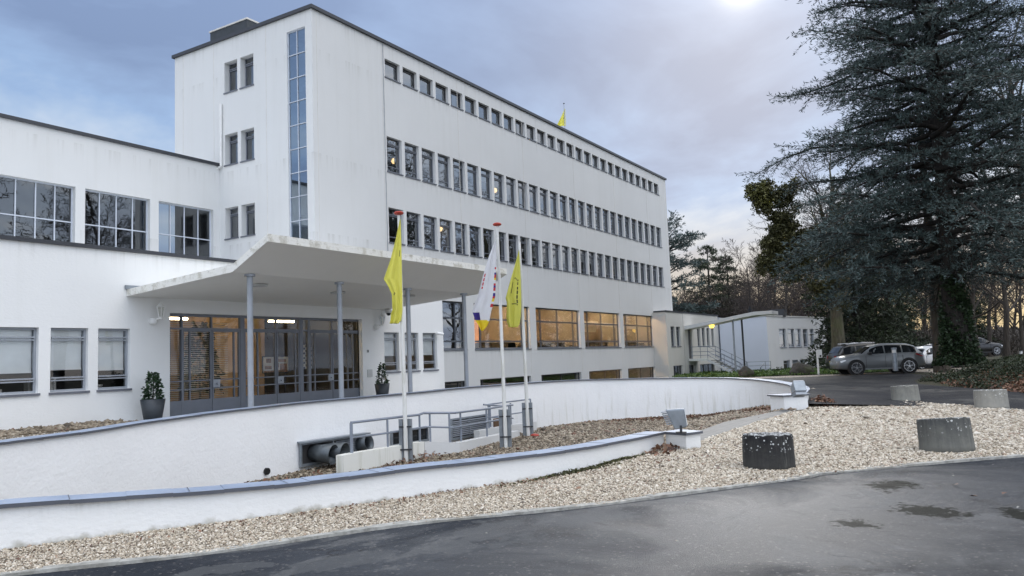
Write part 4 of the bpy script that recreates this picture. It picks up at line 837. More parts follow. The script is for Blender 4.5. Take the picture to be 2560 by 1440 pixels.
b=B(); W_=c[0]-a[0];H_=a[2]-c[2]
for u0,u1,v0,v1 in ((.05,.32,.2,.42),(.1,.3,.62,.9),(.4,.62,.3,.6),(.66,.95,.1,.55),(.5,.9,.66,.85),(.02,.98,0,.12)): b.box((a[0]+u0*W_,19.985,c[2]+v0*H_),(a[0]+u1*W_,19.989,c[2]+v1*H_))
b.build('picture','brown_print',t)
a,c,t=board(757,862,779,921,20.6,'narrow black and white chequered poster inside the right doors','screen_white','wall_poster'); b=B(); W_=c[0]-a[0];H_=a[2]-c[2]
for i in range(10):
    for j in range(2): u=(j*.5+.25*(i%2)); b.box((a[0]+u*W_,20.585,c[2]+i*H_/10),(a[0]+(u+.22)*W_,20.589,c[2]+(i+.8)*H_/10))
b.build('picture','black',t)
# ---------------------------------------------------------------- wall lanterns, cameras, plaques
def lantern(x,y,lab):
    p=onY(x,y,YE); X,Z=p[0],p[2]; t=thing('wall_lantern',(X,YE,Z-.2),lab,'lantern','white wall lanterns'); b=B(); b.lathe([(.03,-.02),(.09,.02),(.11,.08),(.09,.14),(.03,.16)],(X,YE-.05,Z-.28),12); b.tube([(X,YE-.05,Z-.2),(X+.10,YE-.20,Z-.12)],.025,8); b.build('bracket','lamp_white',t)
    c=(X+.10,YE-.22,Z-.12); b=B(); b.lathe([(.02,-.04),(.055,0),(.06,.02)],c,6); b.lathe([(.115,.27),(.09,.31),(.02,.36),(.015,.42)],c,6)
    for i in range(6): a=i*math.pi/3; b.cyl((c[0]+.055*math.cos(a),c[1]+.055*math.sin(a),c[2]+.02),(c[0]+.105*math.cos(a),c[1]+.105*math.sin(a),c[2]+.27),.012,n=4)
    b.build('cage','lamp_white',t); b=B(); b.lathe([(.04,.02),(.085,.26)],c,6); b.build('lantern_glass','glass_clear',t)
lantern(380,783,'white wall lantern left of the glass doors near the taller pot'); lantern(938,803,'white wall lantern right of the glass doors below the dome camera')
p=onY(958,780,YE); t=thing('dome_camera',(p[0],YE-.15,p[2]),'round white dome security camera high on the wall right of the doors','camera'); b=B(); b.tube([(p[0]-.1,YE-.01,p[2]+.06),(p[0],YE-.22,p[2]+.06)],.04,8); b.lathe([(.11,0),(.13,.06),(.09,.12),(.03,.14)],(p[0],YE-.24,p[2]-.05),16); b.build('housing','lamp_white',t,smooth=False); b=B(); b.lathe([(.02,-.09),(.06,-.07),(.085,0)],(p[0],YE-.24,p[2]-.055),16); b.build('lens_dome','car_glass',t,smooth=True)
p=onY(1089,835,YE); t=thing('bullet_camera',(p[0],YE-.1,p[2]),'small white bullet camera at the corner of the right small window','camera'); b=B(); b.cyl((p[0]-.06,YE-.1,p[2]+.03),(p[0]+.16,YE-.24,p[2]-.02),.055,n=12); b.cyl((p[0],YE-.01,p[2]),(p[0],YE-.14,p[2]),.02,n=6); b.build('housing','lamp_white',t); b=B(); b.cyl((p[0]+.16,YE-.24,p[2]-.02),(p[0]+.17,YE-.246,p[2]-.023),.045,n=12); b.build('lens','black',t)
p=onY(924,933,YE); b=B(); b.box((p[0]-.125,YE-.025,p[2]-.125),(p[0]+.125,YE-.001,p[2]+.125)); tag(b.build('wall_plaque','cream_metal',bevel=.008),'square pale metal plaque on the wall right of the doors','plaque')
p=onY(919,878,YE); t=thing('doorbell_panel',(p[0],YE,p[2]),'tiny dark bell panel on the wall above the square plaque','doorbell'); b=B(); b.box((p[0]-.04,YE-.02,p[2]-.05),(p[0]+.04,YE-.001,p[2]+.05)); b.build('plate','cream_metal',t); b=B(); b.box((p[0]-.022,YE-.028,p[2]-.035),(p[0]+.022,YE-.021,p[2]+.035)); b.build('button','black',t)
# ---------------------------------------------------------------- things in the wall of the sunken court
def wy(X): return float(np.interp(X,RW[:,0][:80],RW[:,1][:80]))
def onW(x,y):
    Y=13.6
    for _ in range(8): p=onY(x,y,Y); Y=wy(p[0])
    return onY(x,y,Y)
def wallrect(x0,x1,yt,yb,dy=.0):
    a=onW(x0,(yt+yb)/2);c=onW(x1,(yt+yb)/2-18*(x1-x0)/130); z1=(onW(x0,yt)[2]); z0=onW(x0,yb)[2]; return a,c,z0,z1
def recess(x0,x1,yt,yb,m_back,lab,cat,nm,frame='galvanised',slats=0,slm='metal_grey',mull=()):
    a,c,z0,z1=wallrect(x0,x1,yt,yb); u=np.array([c[0]-a[0],c[1]-a[1]]);L=np.linalg.norm(u);u/=L;n=np.array([u[1],-u[0]])
    t=thing(nm,(a[0],a[1],z0),lab,cat,rz=0.); P=lambda s,d,z: (a[0]+u[0]*s*L+n[0]*d,a[1]+u[1]*s*L+n[1]*d,z)
    b=B(); b.quad(P(0,.04,z0),P(1,.04,z0),P(1,.04,z1),P(0,.04,z1)); b.build('back_panel',m_back,t)
    b=B()
    for s0,s1,za,zb in ((0,1,z1-.05,z1),(0,1,z0,z0+.06)): b.prism([P(s0,.03,0)[:2],P(s1,.03,0)[:2],P(s1,.09,0)[:2],P(s0,.09,0)[:2]],za,zb)
    for s in (0,1-.04/L)+tuple(mull): b.prism([P(s,.03,0)[:2],P(s+.04/L,.03,0)[:2],P(s+.04/L,.085,0)[:2],P(s,.085,0)[:2]],z0+.061,z1-.051)
    b.build('frame',frame,t)
    if slats:
        b=B(); s0,s1=slats[1:] 
        for i in range(slats[0]): z=z0+.1+(z1-z0-.16)*i/slats[0]; b.add([P(s0,.06,z+.03),P(s1,.06,z+.03),P(s1,.10,z),P(s0,.10,z)],[(0,3,2,1)])
        b.build('louvre',slm,t)
    return t,P,z0,z1
t,P,z0,z1=recess(746,908,1108,1168,'inner_dark','dark recess in the court wall holding duct mouths and a louvre','vent','vent_recess',slats=(9,.52,.86),mull=(.47,))
b=B(); b.prism([P(-.02,.0,0)[:2],P(1.02,.0,0)[:2],P(1.02,.22,0)[:2],P(-.02,.22,0)[:2]],z1,z1+.035); b.build('hood','galvanised',t)
for k,(s,d) in enumerate(((.20,.30),(.37,.28),(.93,.14))):
    a=P(s-.03,.05,(z0+z1)/2+.03);c=P(s+.035,.60,(z0+z1)/2-.03) if k<2 else P(s-.01,.36,(z0+z1)/2+.08); b=B(); r0=.17 if k<2 else .17
    b.cyl(a,c,r0,.235 if k<2 else .2,n=24,cap=False); o=b.build('duct_mouth','duct_metal',t,smooth=True); md=o.modifiers.new('shell','SOLIDIFY'); md.thickness=.015
    dv=Vector(c)-Vector(a); b=B(); b.cyl(Vector(a)+dv*.25,Vector(a)+dv*.27,r0*.98,n=20); b.build('duct_dark','black',o)
recess(974,1066,1078,1118,'car_glass','grey framed basement window behind the ramp railing','window','basement_window',mull=(.27,.74))
recess(1124,1214,1047,1101,'inner_dark','grey louvred vent in the court wall behind the railing','vent','louvre_vent',slats=(9,.02,.98),mull=(.48,))
a,c,z0,z1=wallrect(1233,1246,1047,1069); b=B(); b.box((a[0],a[1]-.05,z0),(c[0],a[1]+.02,z1)); tag(b.build('hatch_cover','wood'),'small brown hatch cover on the court wall beside the louvred vent','hatch')
p=onW(665,1178); b=B(); b.cyl((p[0],p[1]+.05,p[2]),(p[0]-.01,p[1]-.06,p[2]),.075,n=16); tag(b.build('drain_spout','black'),'short black drain pipe mouth low on the curved wall','pipe')
# ramp kerb and railing
YK=12.35; pk=lambda x,y,Y=YK: onY(x,y,Y)
zbx=lambda x,y: (700+x/3.655,950+y/3.655)
top=[pk(*zbx(*q)) for q in ((578,690),(660,672),(900,632),(1318,562))]; top2=[pk(*zbx(1322,562)),onY(*zbx(1640,572),12.0),onY(*zbx(1900,520),12.3),onY(*zbx(2190,462),12.6)]
KB=thing('ramp_kerb',(top[1][0],YK,-2.4),'low zigzag kerb wall of the cellar ramp with green stains, lower flight','wall')
def kerbwall(pts,w=.22):
    b=B()
    for p,q in zip(pts[:-1],pts[1:]):
        vs=[]
        for s in (p,q): vs+=[(s[0],s[1],-2.6),(s[0],s[1]+w,-2.6),(s[0],s[1]+w,s[2]),(s[0],s[1],s[2])]
        b.add(vs,[(0,4,5,1),(1,5,6,2),(2,6,7,3),(3,7,4,0),(0,1,2,3),(7,6,5,4)])
    return b
kerbwall(top).build('lower_kerb','stained_kerb',KB,recalc=True); kerbwall(top2).build('upper_kerb','plaster',KB,recalc=True)
t3=[onY(*zbx(x,y),13.05) for x,y in ((1822,462),(1975,452),(2345,378))]; t3[1][2]=t3[0][2]; o=kerbwall(t3,.2).build('ramp_kerb','plaster',recalc=True); tag(o,'short white kerb wall right behind the rear flagpole bracket','wall')
RA=thing('ramp_railing',(top[1][0],YK+.1,-2.1),'galvanised two rail handrail following the cellar ramp','railing')
def railp(L,Y): return [tuple(onY(*zbx(x,y),Y)) for x,y in L]
r1=railp(((648,390),(1265,318),(1312,302)),YK+.1)+[tuple(onY(*zbx(1600,300),12.1)),tuple(onY(*zbx(1870,266),12.35)),tuple(onY(*zbx(2115,228),12.65))]
r2=railp(((655,528),(1000,482),(1330,428)),YK+.1)+[tuple(onY(*zbx(1590,434),12.1)),tuple(onY(*zbx(1880,385),12.35)),tuple(onY(*zbx(2115,345),12.65))]
b=B(); b.tube(r1,.03,8); b.build('top_rail','rail_grey',RA,smooth=False); b=B(); b.tube(r2,.024,8); b.build('lower_rail','rail_grey',RA)
for (x,yt,yb,Y) in ((650,392,680,YK+.1),(980,352,620,YK+.1),(1273,316,590,YK+.1),(1367,305,562,YK+.05),(1545,303,570,12.15),(1647,296,565,12.2),(1884,266,515,12.4)):
    p=onY(*zbx(x,yt),Y);q=onY(*zbx(x+4,yb),Y); b=B(); b.cyl((p[0],p[1],q[2]-.05),p,.036 if x<700 else .026,n=8); b.build('post','rail_grey',RA)
RB=thing('stair_rail',(onY(*zbx(2100,230),13.2)[0],13.2,-2),'short galvanised handrail behind the middle and rear flagpoles','railing')
b=B(); b.tube(railp(((1860,225),(1990,234),(2128,228)),13.1),.026,8); b.tube(railp(((1890,225),(2040,205),(2288,175)),13.3),.022,8); b.tube(railp(((1900,340),(2130,350)),13.1),.02,8); b.tube(railp(((1915,342),(2288,284)),13.3),.02,8); b.build('rail','rail_grey',RB)
for (x,yt,yb,Y) in ((1903,232,440,13.1),(1918,230,430,13.1),(2090,225,420,13.1),(2105,210,415,13.2),(2288,174,500,13.25)): p=onY(*zbx(x,yt),Y);q=onY(*zbx(x,yb),Y); b=B(); b.cyl((p[0],p[1],q[2]),p,.025,n=8); b.build('post','rail_grey',RB)
# ---------------------------------------------------------------- flagpoles and flags
def courthit(x,y):
    D=18.
    for _ in range(40):
        p=onD(x,y,D); z=float(floor_z(p[0],p[1])); D=z/ray(x,y)[2]
    return onD(x,y,D)
FD=np.array([-CR[0],-CR[1],0]); FD/=np.linalg.norm(FD); FNd=np.array([FD[1],-FD[0],0])
def flagpole(x0,y0,x1,y1,lab,cap=True,rb=.055):
    q=courthit(x0,y0); D=float(q@CF); zt=onD(x1,y1,D)[2]; t=thing('flagpole',q,lab,'flagpole','white flagpoles in the sunken court')
    lean=onD(x1,y1,D)-q; tp=(q[0]+lean[0]*.6,q[1]+lean[1]*.6,zt)
    b=B(); b.cyl((q[0],q[1],q[2]-.1),tp,rb,.035,14); b.build('pole','pole_paint',t,smooth=False); b=B(); b.tube([(tp[0]-.07,tp[1]-.06,tp[2]-.1),(q[0]-.10,q[1]-.08,q[2]+2.2),(q[0]-.07,q[1]-.06,q[2]+1.0)],.006,5); b.build('rope','cream_metal',t)
    if cap: b=B(); b.lathe([(.02,-.06),(.10,-.035),(.125,0),(.09,.03),(.02,.045)],tp,16); b.build('cap','red_paint',t)
    b=B(); h=1.02
    for s in (-1,1):
        c=q+FD*s*.105; b.box((c[0]-.03,c[1]-.05,q[2]-.1),(c[0]+.03,c[1]+.05,q[2]+h))
    for z in (.30,.84): b.beam(q+FD*.15+np.array([0,0,z])-FNd*.07,q-FD*.15+np.array([0,0,z])-FNd*.07,.03,.035,1)
    b.build('bracket',['galvanised','dark_metal'],t); return q,np.array(tp),D
def flag(q,tp,D,outline,colf,mats,name,lab,amp=.05,waves=3.2,seed=0,right=.02):
    """limp cloth: outline rows (pixel y, pixel x of the free edge, pixel x of the pole edge) give the true drop and reach of the cloth"""
    rg=random.Random(seed); b=B(); NU,NV=22,84; ys=[o[0] for o in outline]; V=[]
    for j in range(NV+1):
        y=ys[0]+(ys[-1]-ys[0])*j/NV; xl=np.interp(y,ys,[o[1] for o in outline]); xr=np.interp(y,ys,[o[2] for o in outline])
        L=onD(xl,y,D);Rr=onD(xr,y,D); v=j/NV
        for i in range(NU+1):
            u=i/NU; p=Rr+(L-Rr)*u; w=amp*math.sin(v**.2)*(math.sin(u*waves*2*math.pi+1.5*v+seed)*.6+.5*math.sin(u*9+v*4+seed*2))*(.35+.65*v)*(.25+u)
            p=p+FNd*(w+.02) ; V.append(p)
    fs=[];mi=[]
    for j in range(NV):
        for i in range(NU):
            a=j*(NU+1)+i; fs.append((a,a+1,a+NU+2,a+NU+1)); mi.append(colf((i+.5)/NU,(j+.5)/NV))
    b.v=[tuple(x) for x in V]; b.f=fs; b.m=mi
    o=b.build(name,mats,smooth=True); md=o.modifiers.new('shell','SOLIDIFY'); md.thickness=.004; return tag(o,lab,'flag')
f1=flagpole(1016,1155,995,528,'left white flagpole with red cap carrying the nearest yellow flag')
f2=flagpole(1265,1120,1242,557,'middle white flagpole with red cap carrying the white flag')
f3=flagpole(1321,1091,1297,603,'right white flagpole without red cap carrying the olive yellow flag',cap=False,rb=.06)
b=B(); b.lathe([(.02,0),(.13,.01),(.12,.05),(.04,.07)],(f3[0][0]-.05,f3[0][1]-.25,f3[0][2]+.02),14); tag(b.build('pole_cap','red_paint'),'loose red pole cap lying at the foot of the right flagpole','cap')
yc=lambda u,v: 1 if ((.16<u<.22 and .335<v<.35) or (.2<u<.23 and .3<v<.36) or (.62<u<.80 and abs(v-.700-.02*u)<.006) or (.30<u<.32 and .52<v<.56)) else 0
flag(*f1,[(548,1000,1001),(600,989,1003),(650,976,1004),(698,959,1005),(715,970,1005),(735,979,1006),(775,981,1006),(785,977,1005),(800,976,1003),(809,974,996)],yc,['cloth_yellow','cloth_black'],'yellow_flag','plain lemon yellow flag hanging limp from the left flagpole',.075,2.4,1)
def wc(u,v):
    if v>.885-.0*u and v>.80+.10*(1-u): return 2
    if u>.62 and v>.80: return 1
    if u<.13 and v>.30 and v<.74:
        k=int(v*34); return [3,1,3,0,1,3,2,0][k%8]
    if u>.80 and .36<v<.54 and int(v*60)%3!=0 and u<.92: return 3
    return 0
flag(*f2,[(600,1238,1240),(640,1222,1241),(690,1207,1240),(740,1195,1238),(765,1184,1232),(778,1181,1228),(800,1188,1224),(815,1198,1218),(827,1203,1208)],wc,['cloth_white','cloth_indigo','cloth_gold','cloth_red'],'white_flag','white flag with red and indigo marks and a yellow tail on the middle pole',.07,2.0,2)
oc=lambda u,v: 1 if ((.16<u<.30 and .38<v<.72 and int(v*70)%4!=0 and int(u*22)%3!=1) or (.35<u<.62 and abs(v-.36-.1*(.6-u))<.006) or (.68<u<.72 and .42<v<.56) or (.3<u<.62 and abs(v-.70)<.006)) else 0
flag(*f3,[(625,1297,1298),(660,1288,1300),(700,1276,1302),(745,1264,1303),(757,1267,1303),(790,1266,1302),(806,1267,1300),(812,1270,1298),(818,1271,1294)],oc,['cloth_olive','cloth_black'],'olive_flag','duller olive yellow flag with black lettering on the right flagpole',.085,2.6,3)
p=onY(1413,330,26.); RF=thing('roof_flagpole',(p[0],26,ZT),'thin flagpole on the roof edge of the office block','flagpole'); pt=onY(1414.5,263,26.); b=B(); b.cyl((p[0],26,ZT),(p[0],26,pt[2]),.04,.025,8); b.build('pole','metal_grey',RF); b=B(); b.lathe([(.02,0),(.07,.05),(.02,.1)],(p[0],26,pt[2]),8); b.build('finial','dark_metal',RF)
Dr=float(onY(1414,300,26.)@CF); flag(None,None,Dr,[(272,1411,1413),(285,1406,1413),(300,1399,1414),(314,1392,1414.5),(315,1396,1414.5)],lambda u,v:1 if (.30<u<.42 and .5<v<.58) else 0,['cloth_yellow','cloth_black'],'roof_flag','small yellow flag on the pole on the roof',.12,1.6,5)
# ---------------------------------------------------------------- floodlights
def flood(c,yaw,tilt,s,lab):
    t=thing('floodlight',c,lab,'floodlight','grey floodlights on the wall ends',rz=yaw); b=B(); b.cyl((0,0,0),(0,0,.03),.09,n=14); b.box((-.10,-.02,.03),(-.085,.02,.14)); b.box((.085,-.02,.03),(.10,.02,.14)); b.box((-.10,-.02,.03),(.10,.02,.045)); b.build('bracket','dark_metal',t,local=True)
    b=B(); b.add([(-s*.40,-.10,.0),(s*.40,-.10,.0),(s*.44,.10,-.02),(-s*.44,.10,-.02),(-s*.5,-.10,s*1.40),(s*.5,-.10,s*1.40),(s*.5,.20,s*1.5),(-s*.5,.20,s*1.5)],[(0,3,2,1),(4,5,6,7),(0,1,5,4),(1,2,6,5),(2,3,7,6),(3,0,4,7)])
    h=b.build('housing','galvanised',t,local=True,bevel=.02); h.location=(0,0,.10); h.rotation_euler=(tilt,0,0)
    b=B(); 
    for i in range(7): z=s*(.35+.16*i); b.box((-s*.46,.10+.06*(z/s),z),(s*.46,.20+.06*(z/s),z+.012))
    g=b.build('cooling_fin','metal_grey',h,local=True); b=B(); b.box((-s*.42,-.112,s*.12),(s*.42,-.102,s*1.35)); b.build('front_glass','headlamp',h,local=True)
pa=onZ(1703,1083,-1.30); flood((pa[0],pa[1],-1.305),R(20),R(-6),.215,'upright grey floodlight on the end pillar of the low garden wall')
pb=onZ(1990,988,-1.19); flood((pb[0],pb[1],-1.19),R(118),R(-62),.30,'tilted grey floodlight lying back on the far pillar of the curved wall')
# ---------------------------------------------------------------- concrete stumps
def bollard(x0,x1,yb,yt,m,lab,tilt=0.,roty=0.):
    c=onZ((x0+x1)/2,yb-4,GZ); D=float(c@CF); r=(x1-x0)/2*D/F*.985; d=np.array([c[0],c[1]])/math.hypot(c[0],c[1]); c=np.array([c[0]+d[0]*r,c[1]+d[1]*r,GZ]); h=onD((x0+x1)/2,yt,D+r*.4)[2]-GZ
    t=B(); n=48; prof=[(r*1.02,-.06),(r*1.0,.05),(r*.985,h*.5),(r*.97,h-.03),(r*.955,h-.008),(r*.93,h),(r*.5,h+.004),(.02,h+.004)]
    t.lathe(prof,(c[0],c[1],GZ),n); rg=random.Random(int(x0)); t.v=[(v[0]+.006*math.sin(v[2]*31+i),v[1]+.006*math.cos(v[2]*23+i*2),v[2]+(.006*math.sin(i*1.3) if v[2]>GZ+.1 else 0)) for i,v in enumerate(t.v)]
    o=t.build('concrete_bollard',m,smooth=True,loc=(c[0],c[1],GZ)); o.rotation_euler=(Matrix.Rotation(roty,3,Vector(CF*np.array([1,1,0])))@Matrix.Rotation(-tilt,3,Vector((CR[0],CR[1],0)))).to_euler(); return tag(o,lab,'bollard','squat round concrete bollards in the gravel')
bollard(1859,1989,1180,1089,'stump_black','squat black stained concrete bollard with white lichen patch nearest the road',R(1.5),R(.5)); bollard(2304,2433,1137,1050,'stump_dark','squat dark grey concrete bollard leaning left, near the right edge',R(7),R(.5))
bollard(2232,2299,1010,965,'stump_grey','small streaky grey concrete bollard at the edge of the side road',R(4),R(-1)); bollard(2441,2519,1027,976,'stump_pale','pale grey concrete bollard with lichen on its rim beside the side road',R(4),R(1))
#==NATURE==
# ---------------------------------------------------------------- cars
def car(x,y,rz,L,H,Wd,pm,lab,kind='suv',roof=None,z=None,rails=False,plate=True):
    """local frame: +x is the front, wheels stand on z=0"""
    t=thing('parked_car',(x,y,float(gz(x,y))+.01 if z is None else z),lab,'car','cars parked under the trees',rz=rz)
    hw=Wd/2; sx=L/4.9; zr=H
    if kind=='suv': top=[(-2.45,.74),(-2.43,1.06),(-2.33,1.20),(-1.98,.90*zr),(-1.55,.975*zr),(-.4,zr),(.15,.98*zr),(.55,.90*zr),(1.12,1.19),(1.35,1.17),(1.95,1.10),(2.30,1.0),(2.44,.80)]; bl=1.13
    else: top=[(-2.42,.62),(-2.38,.92),(-2.2,1.02),(-1.7,.90*zr),(-1.1,.985*zr),(-.3,zr),(.2,.97*zr),(.6,.87*zr),(1.1,1.0),(1.3,.96),(1.9,.86),(2.25,.75),(2.4,.6)]; bl=.95
    xs=[q[0]*sx for q in top]; b=B(); rings=[]; gh=set()
    for k,(xx,zt) in enumerate(top):
        e=abs(xx)/2.45; w=hw*(1-.10*e**4-(.05 if xx>1.9 else 0)); zb=.30 if abs(xx)<2.2 else .36
        belt=min(zt-.02,bl+.03*(-xx/2.4)); 
        tw=w*(.74+.0*k) if zt>bl+.12 else w*.86
        if zt<=bl+.12: belt=zt-.06
        half=[(w*.86,zb),(w*.97,zb+.12),(w,.62 if zt>.8 else zb+.2),(w*.985,max(zb+.22,belt-.10)),(w*.95,belt),(tw+(w*.95-tw)*.10,max(belt+.005,zt-.06)),(tw*.86,zt-.012),(0,zt+.012)]
        rings.append([(xx*sx,-p,q) for p,q in half]+[(xx*sx,p,q) for p,q in half[-2::-1]])
    n=len(rings[0]); 
    for r_ in rings: b.v+=r_
    G=B()
    for k in range(len(rings)-1):
        for i in range(n-1):
            b.f.append((k*n+i,(k+1)*n+i,(k+1)*n+i+1,k*n+i+1)); b.m.append(0)
        b.f.append((k*n+n-1,(k+1)*n+n-1,(k+1)*n,k*n)); b.m.append(1)
    b.f.append(tuple(range(n))); b.m.append(0); b.f.append(tuple((len(rings)-1)*n+i for i in range(n))[::-1]); b.m.append(0)
    body=b.build('body',[pm,'black'],t,local=True,smooth=True,recalc=True)
    # glazing: side windows, windscreen, rear window, a little proud of the body
    def side(x0,x1,k0,sgn):
        pts=[]
        def lerp(xx,i):
            j=max(0,min(len(xs)-2,int(np.searchsorted(xs,xx))-1)); f_=(xx-xs[j])/(xs[j+1]-xs[j]); a=np.array(rings[j][i]);c=np.array(rings[j+1][i]); return a+(c-a)*f_
        N=6; g=B(); V=[]
        for q in range(N+1):
            xx=x0+(x1-x0)*q/N; lo=lerp(xx,4);hi=lerp(xx,5); lo2=lo+(hi-lo)*.08; hi2=lo+(hi-lo)*.90
            for p in (lo2,hi2): V.append((p[0],sgn*(abs(p[1])+.012),p[2]))
        g.add(V,[(2*q,2*q+2,2*q+3,2*q+1) for q in range(N)]); return g
    for sgn in (-1,1):
        segs=((-1.98,-1.22),(-1.14,-.22),(-.14,.80)) if kind=='suv' else ((-1.85,-1.15),(-1.07,-.2),(-.12,.78))
        for a,c in segs: side(a*sx,c*sx,0,sgn).build('side_window','car_glass',t,local=True,recalc=False)
    def slant(k0,k1,f0,f1,nm):
        a=np.array(rings[k0]);c=np.array(rings[k1]); P=lambda f_,i: a[i]+(c[i]-a[i])*f_; up=np.array([.012 if k0>5 else -.012,0,.014]); g=B(); idx=[5,6,7,8,9]; V=[P(f_,i)*np.array([1,.93,1])+up for f_ in (f0,f1) for i in idx]; m_=len(idx); g.add(V,[(i,i+1,i+1+m_,i+m_) for i in range(m_-1)]); g.build(nm,'car_glass',t,local=True)
    slant(7,8,.0,.92,'windscreen'); slant(2,3,.15,.93,'rear_window')
    wx=1.49*sx
    for xx in (wx,-wx*1.0):
        for sgn in (-1,1):
            y=sgn*(hw-.085); r=.40 if kind=='suv' else .33
            a=B(); a.cyl((xx,sgn*(hw-.25),r+.01),(xx,sgn*(hw+.004),r+.01),r+.075,n=28); a.build('wheel_arch','black',t,local=True)
            w=B(); w.cyl((xx,sgn*(hw-.24),r),(xx,sgn*(hw+.012),r),r,n=28); wo=w.build('wheel','tyre',t,local=True,bevel=.03)
            q=B(); q.cyl((xx,sgn*(hw+.0125),r),(xx,sgn*(hw+.016),r),r*.74,n=28); q.build('rim_dish','dark_metal',wo,local=True)
            q=B(); 
            for i in range(5):
                for d_ in (-.16,.16):
                    an_=i*2*math.pi/5+.3; p=Vector((xx,sgn*(hw+.02),r)); e=Vector((math.cos(an_+d_),0,math.sin(an_+d_)))*r*.72; q.beam(p+e*.12,p+e,.035,.018)
            q.cyl((xx,sgn*(hw+.014),r),(xx,sgn*(hw+.03),r),r*.16,n=12)
            for i in range(28): a0=i*2*math.pi/28;a1=(i+1)*2*math.pi/28; q.beam((xx+math.cos(a0)*r*.73,sgn*(hw+.018),r+math.sin(a0)*r*.73),(xx+math.cos(a1)*r*.73,sgn*(hw+.018),r+math.sin(a1)*r*.73),.02,.03)
            q.build('rim','rim_silver',wo,local=True)
    zl=.98 if kind=='suv' else .86
    for sgn in (-1,1):
        q=B(); q.add([(-2.47*sx,sgn*hw*.50,zl-.04),(-2.30*sx,sgn*hw*1.01,zl-.06),(-1.92*sx,sgn*hw*1.02,zl+.06),(-1.92*sx,sgn*hw*1.02,zl+.12),(-2.33*sx,sgn*hw*1.0,zl+.14),(-2.46*sx,sgn*hw*.50,zl+.12)] if kind=='suv' else [(-2.43*sx,sgn*hw*.62,zl-.20),(-2.25*sx,sgn*hw*1.0,zl-.20),(-2.0*sx,sgn*hw*1.0,zl+.05),(-1.85*sx,sgn*hw*.88,zl+.42),(-2.02*sx,sgn*hw*.84,zl+.42),(-2.36*sx,sgn*hw*.70,zl+.05)],[(0,1,2,3,4,5)],0); o=q.build('taillight','tail_red',t,local=True,recalc=True); md=o.modifiers.new('shell','SOLIDIFY'); md.thickness=.03; md.offset=0
        q=B(); q.add([(2.44*sx,sgn*hw*.48,.70),(2.30*sx,sgn*hw*.93,.72),(2.05*sx,sgn*hw*.97,.82),(2.08*sx,sgn*hw*.93,.87),(2.36*sx,sgn*hw*.80,.82),(2.44*sx,sgn*hw*.48,.78)],[(0,1,2,3,4,5)]); o=q.build('headlight','headlamp',t,local=True,recalc=True); md=o.modifiers.new('shell','SOLIDIFY'); md.thickness=.03; md.offset=0
        q=B(); q.box((.62*sx,sgn*hw*.97,bl-.02),(.80*sx,sgn*(hw+.20),bl+.14)); q.build('mirror','black',t,local=True,bevel=.03)
        for xx in (-.95,.12): q=B(); q.box((xx*sx,sgn*(hw*.985),bl-.12),((xx+.24)*sx,sgn*(hw*.985+.03),bl-.08)); q.build('door_handle',pm,t,local=True)
        q=B(); 
        for xx in (-1.18,-.18,.92): q.box((xx*sx-.006,sgn*(hw*.975),.40),(xx*sx+.006,sgn*(hw*1.003),bl-.08))
        q.build('door_gap','black',t,local=True)
        q=B(); q.box((-wx+.46,sgn*hw*.93,.27),(wx-.46,sgn*(hw*1.0),.36)); q.build('side_skirt','dark_metal' if kind!='suv' else pm,t,local=True)
        if rails or roof: q=B(); q.tube([(-1.7*sx,sgn*hw*.62,.965*zr),(-.6*sx,sgn*hw*.64,zr+.045),(.2*sx,sgn*hw*.62,zr+.01)],.022,6); q.build('roof_rail','rim_silver',t,local=True)
    q=B(); q.box((-2.47*sx,-.26,.66),(-2.44*sx,.26,.77)); q.build('number_plate','plate_yellow',t,local=True)
    q=B(); q.box((-2.48*sx,-hw*.8,.30),(-2.3*sx,hw*.8,.46)); q.build('bumper','black',t,local=True)
    if roof: q=B(); q.box((-1.7*sx,-hw*.58,zr-.03),(.1*sx,hw*.58,zr+.035)); q.build('roof_panel',roof,t,local=True,bevel=.03)
    return t
def gp(x,y,D=None):
    return onZ(x,y,GZ) if D is None else onD(x,y,D)
def heading(px,py): return math.atan2(py,px)
perp=math.atan2(CR[1],CR[0])           # direction across the line of sight
q=onD(2192,930,46.); car(q[0],q[1],perp+math.pi-R(4),4.8,1.74,1.95,'paint_grey','grey SUV side on at the grass edge with bright double spoke wheels','suv',z=-1.60)
q=onD(2172,925,50.5); car(q[0],q[1],perp+R(3),4.8,1.84,1.95,'paint_bronze','dark SUV with pale roof half hidden behind the grey SUV','suv',roof='paint_white',z=-1.62)
q=onD(2310,926,52); car(q[0],q[1],perp+math.pi+R(26),4.7,1.5,1.85,'paint_white','white estate car whose red tail lamp shows right of the grey SUV','estate',z=-1.62)
q=onD(2340,925,55); car(q[0],q[1],perp+math.pi+R(28),4.6,1.46,1.82,'paint_white','second white car behind the white estate, only its tail in view','estate',z=-1.62)
q=onD(2330,918,58); car(q[0],q[1],perp+math.pi+R(20),4.8,1.62,1.85,'paint_navy','dark blue car behind the two white cars, beside the grey tree trunk','estate',z=-1.6)
q=onD(2384,916,53); car(q[0],q[1],perp+math.pi/2+R(150),4.6,1.62,1.85,'paint_blue_grey','blue grey car facing us between the grey trunk and the ivy trunk','suv',z=-1.55)
q=onD(2440,899,72); car(q[0],q[1],perp+R(8),4.7,1.72,1.85,'paint_black','black off roader standing alone beyond the ivy covered trunk','suv',z=-1.25)
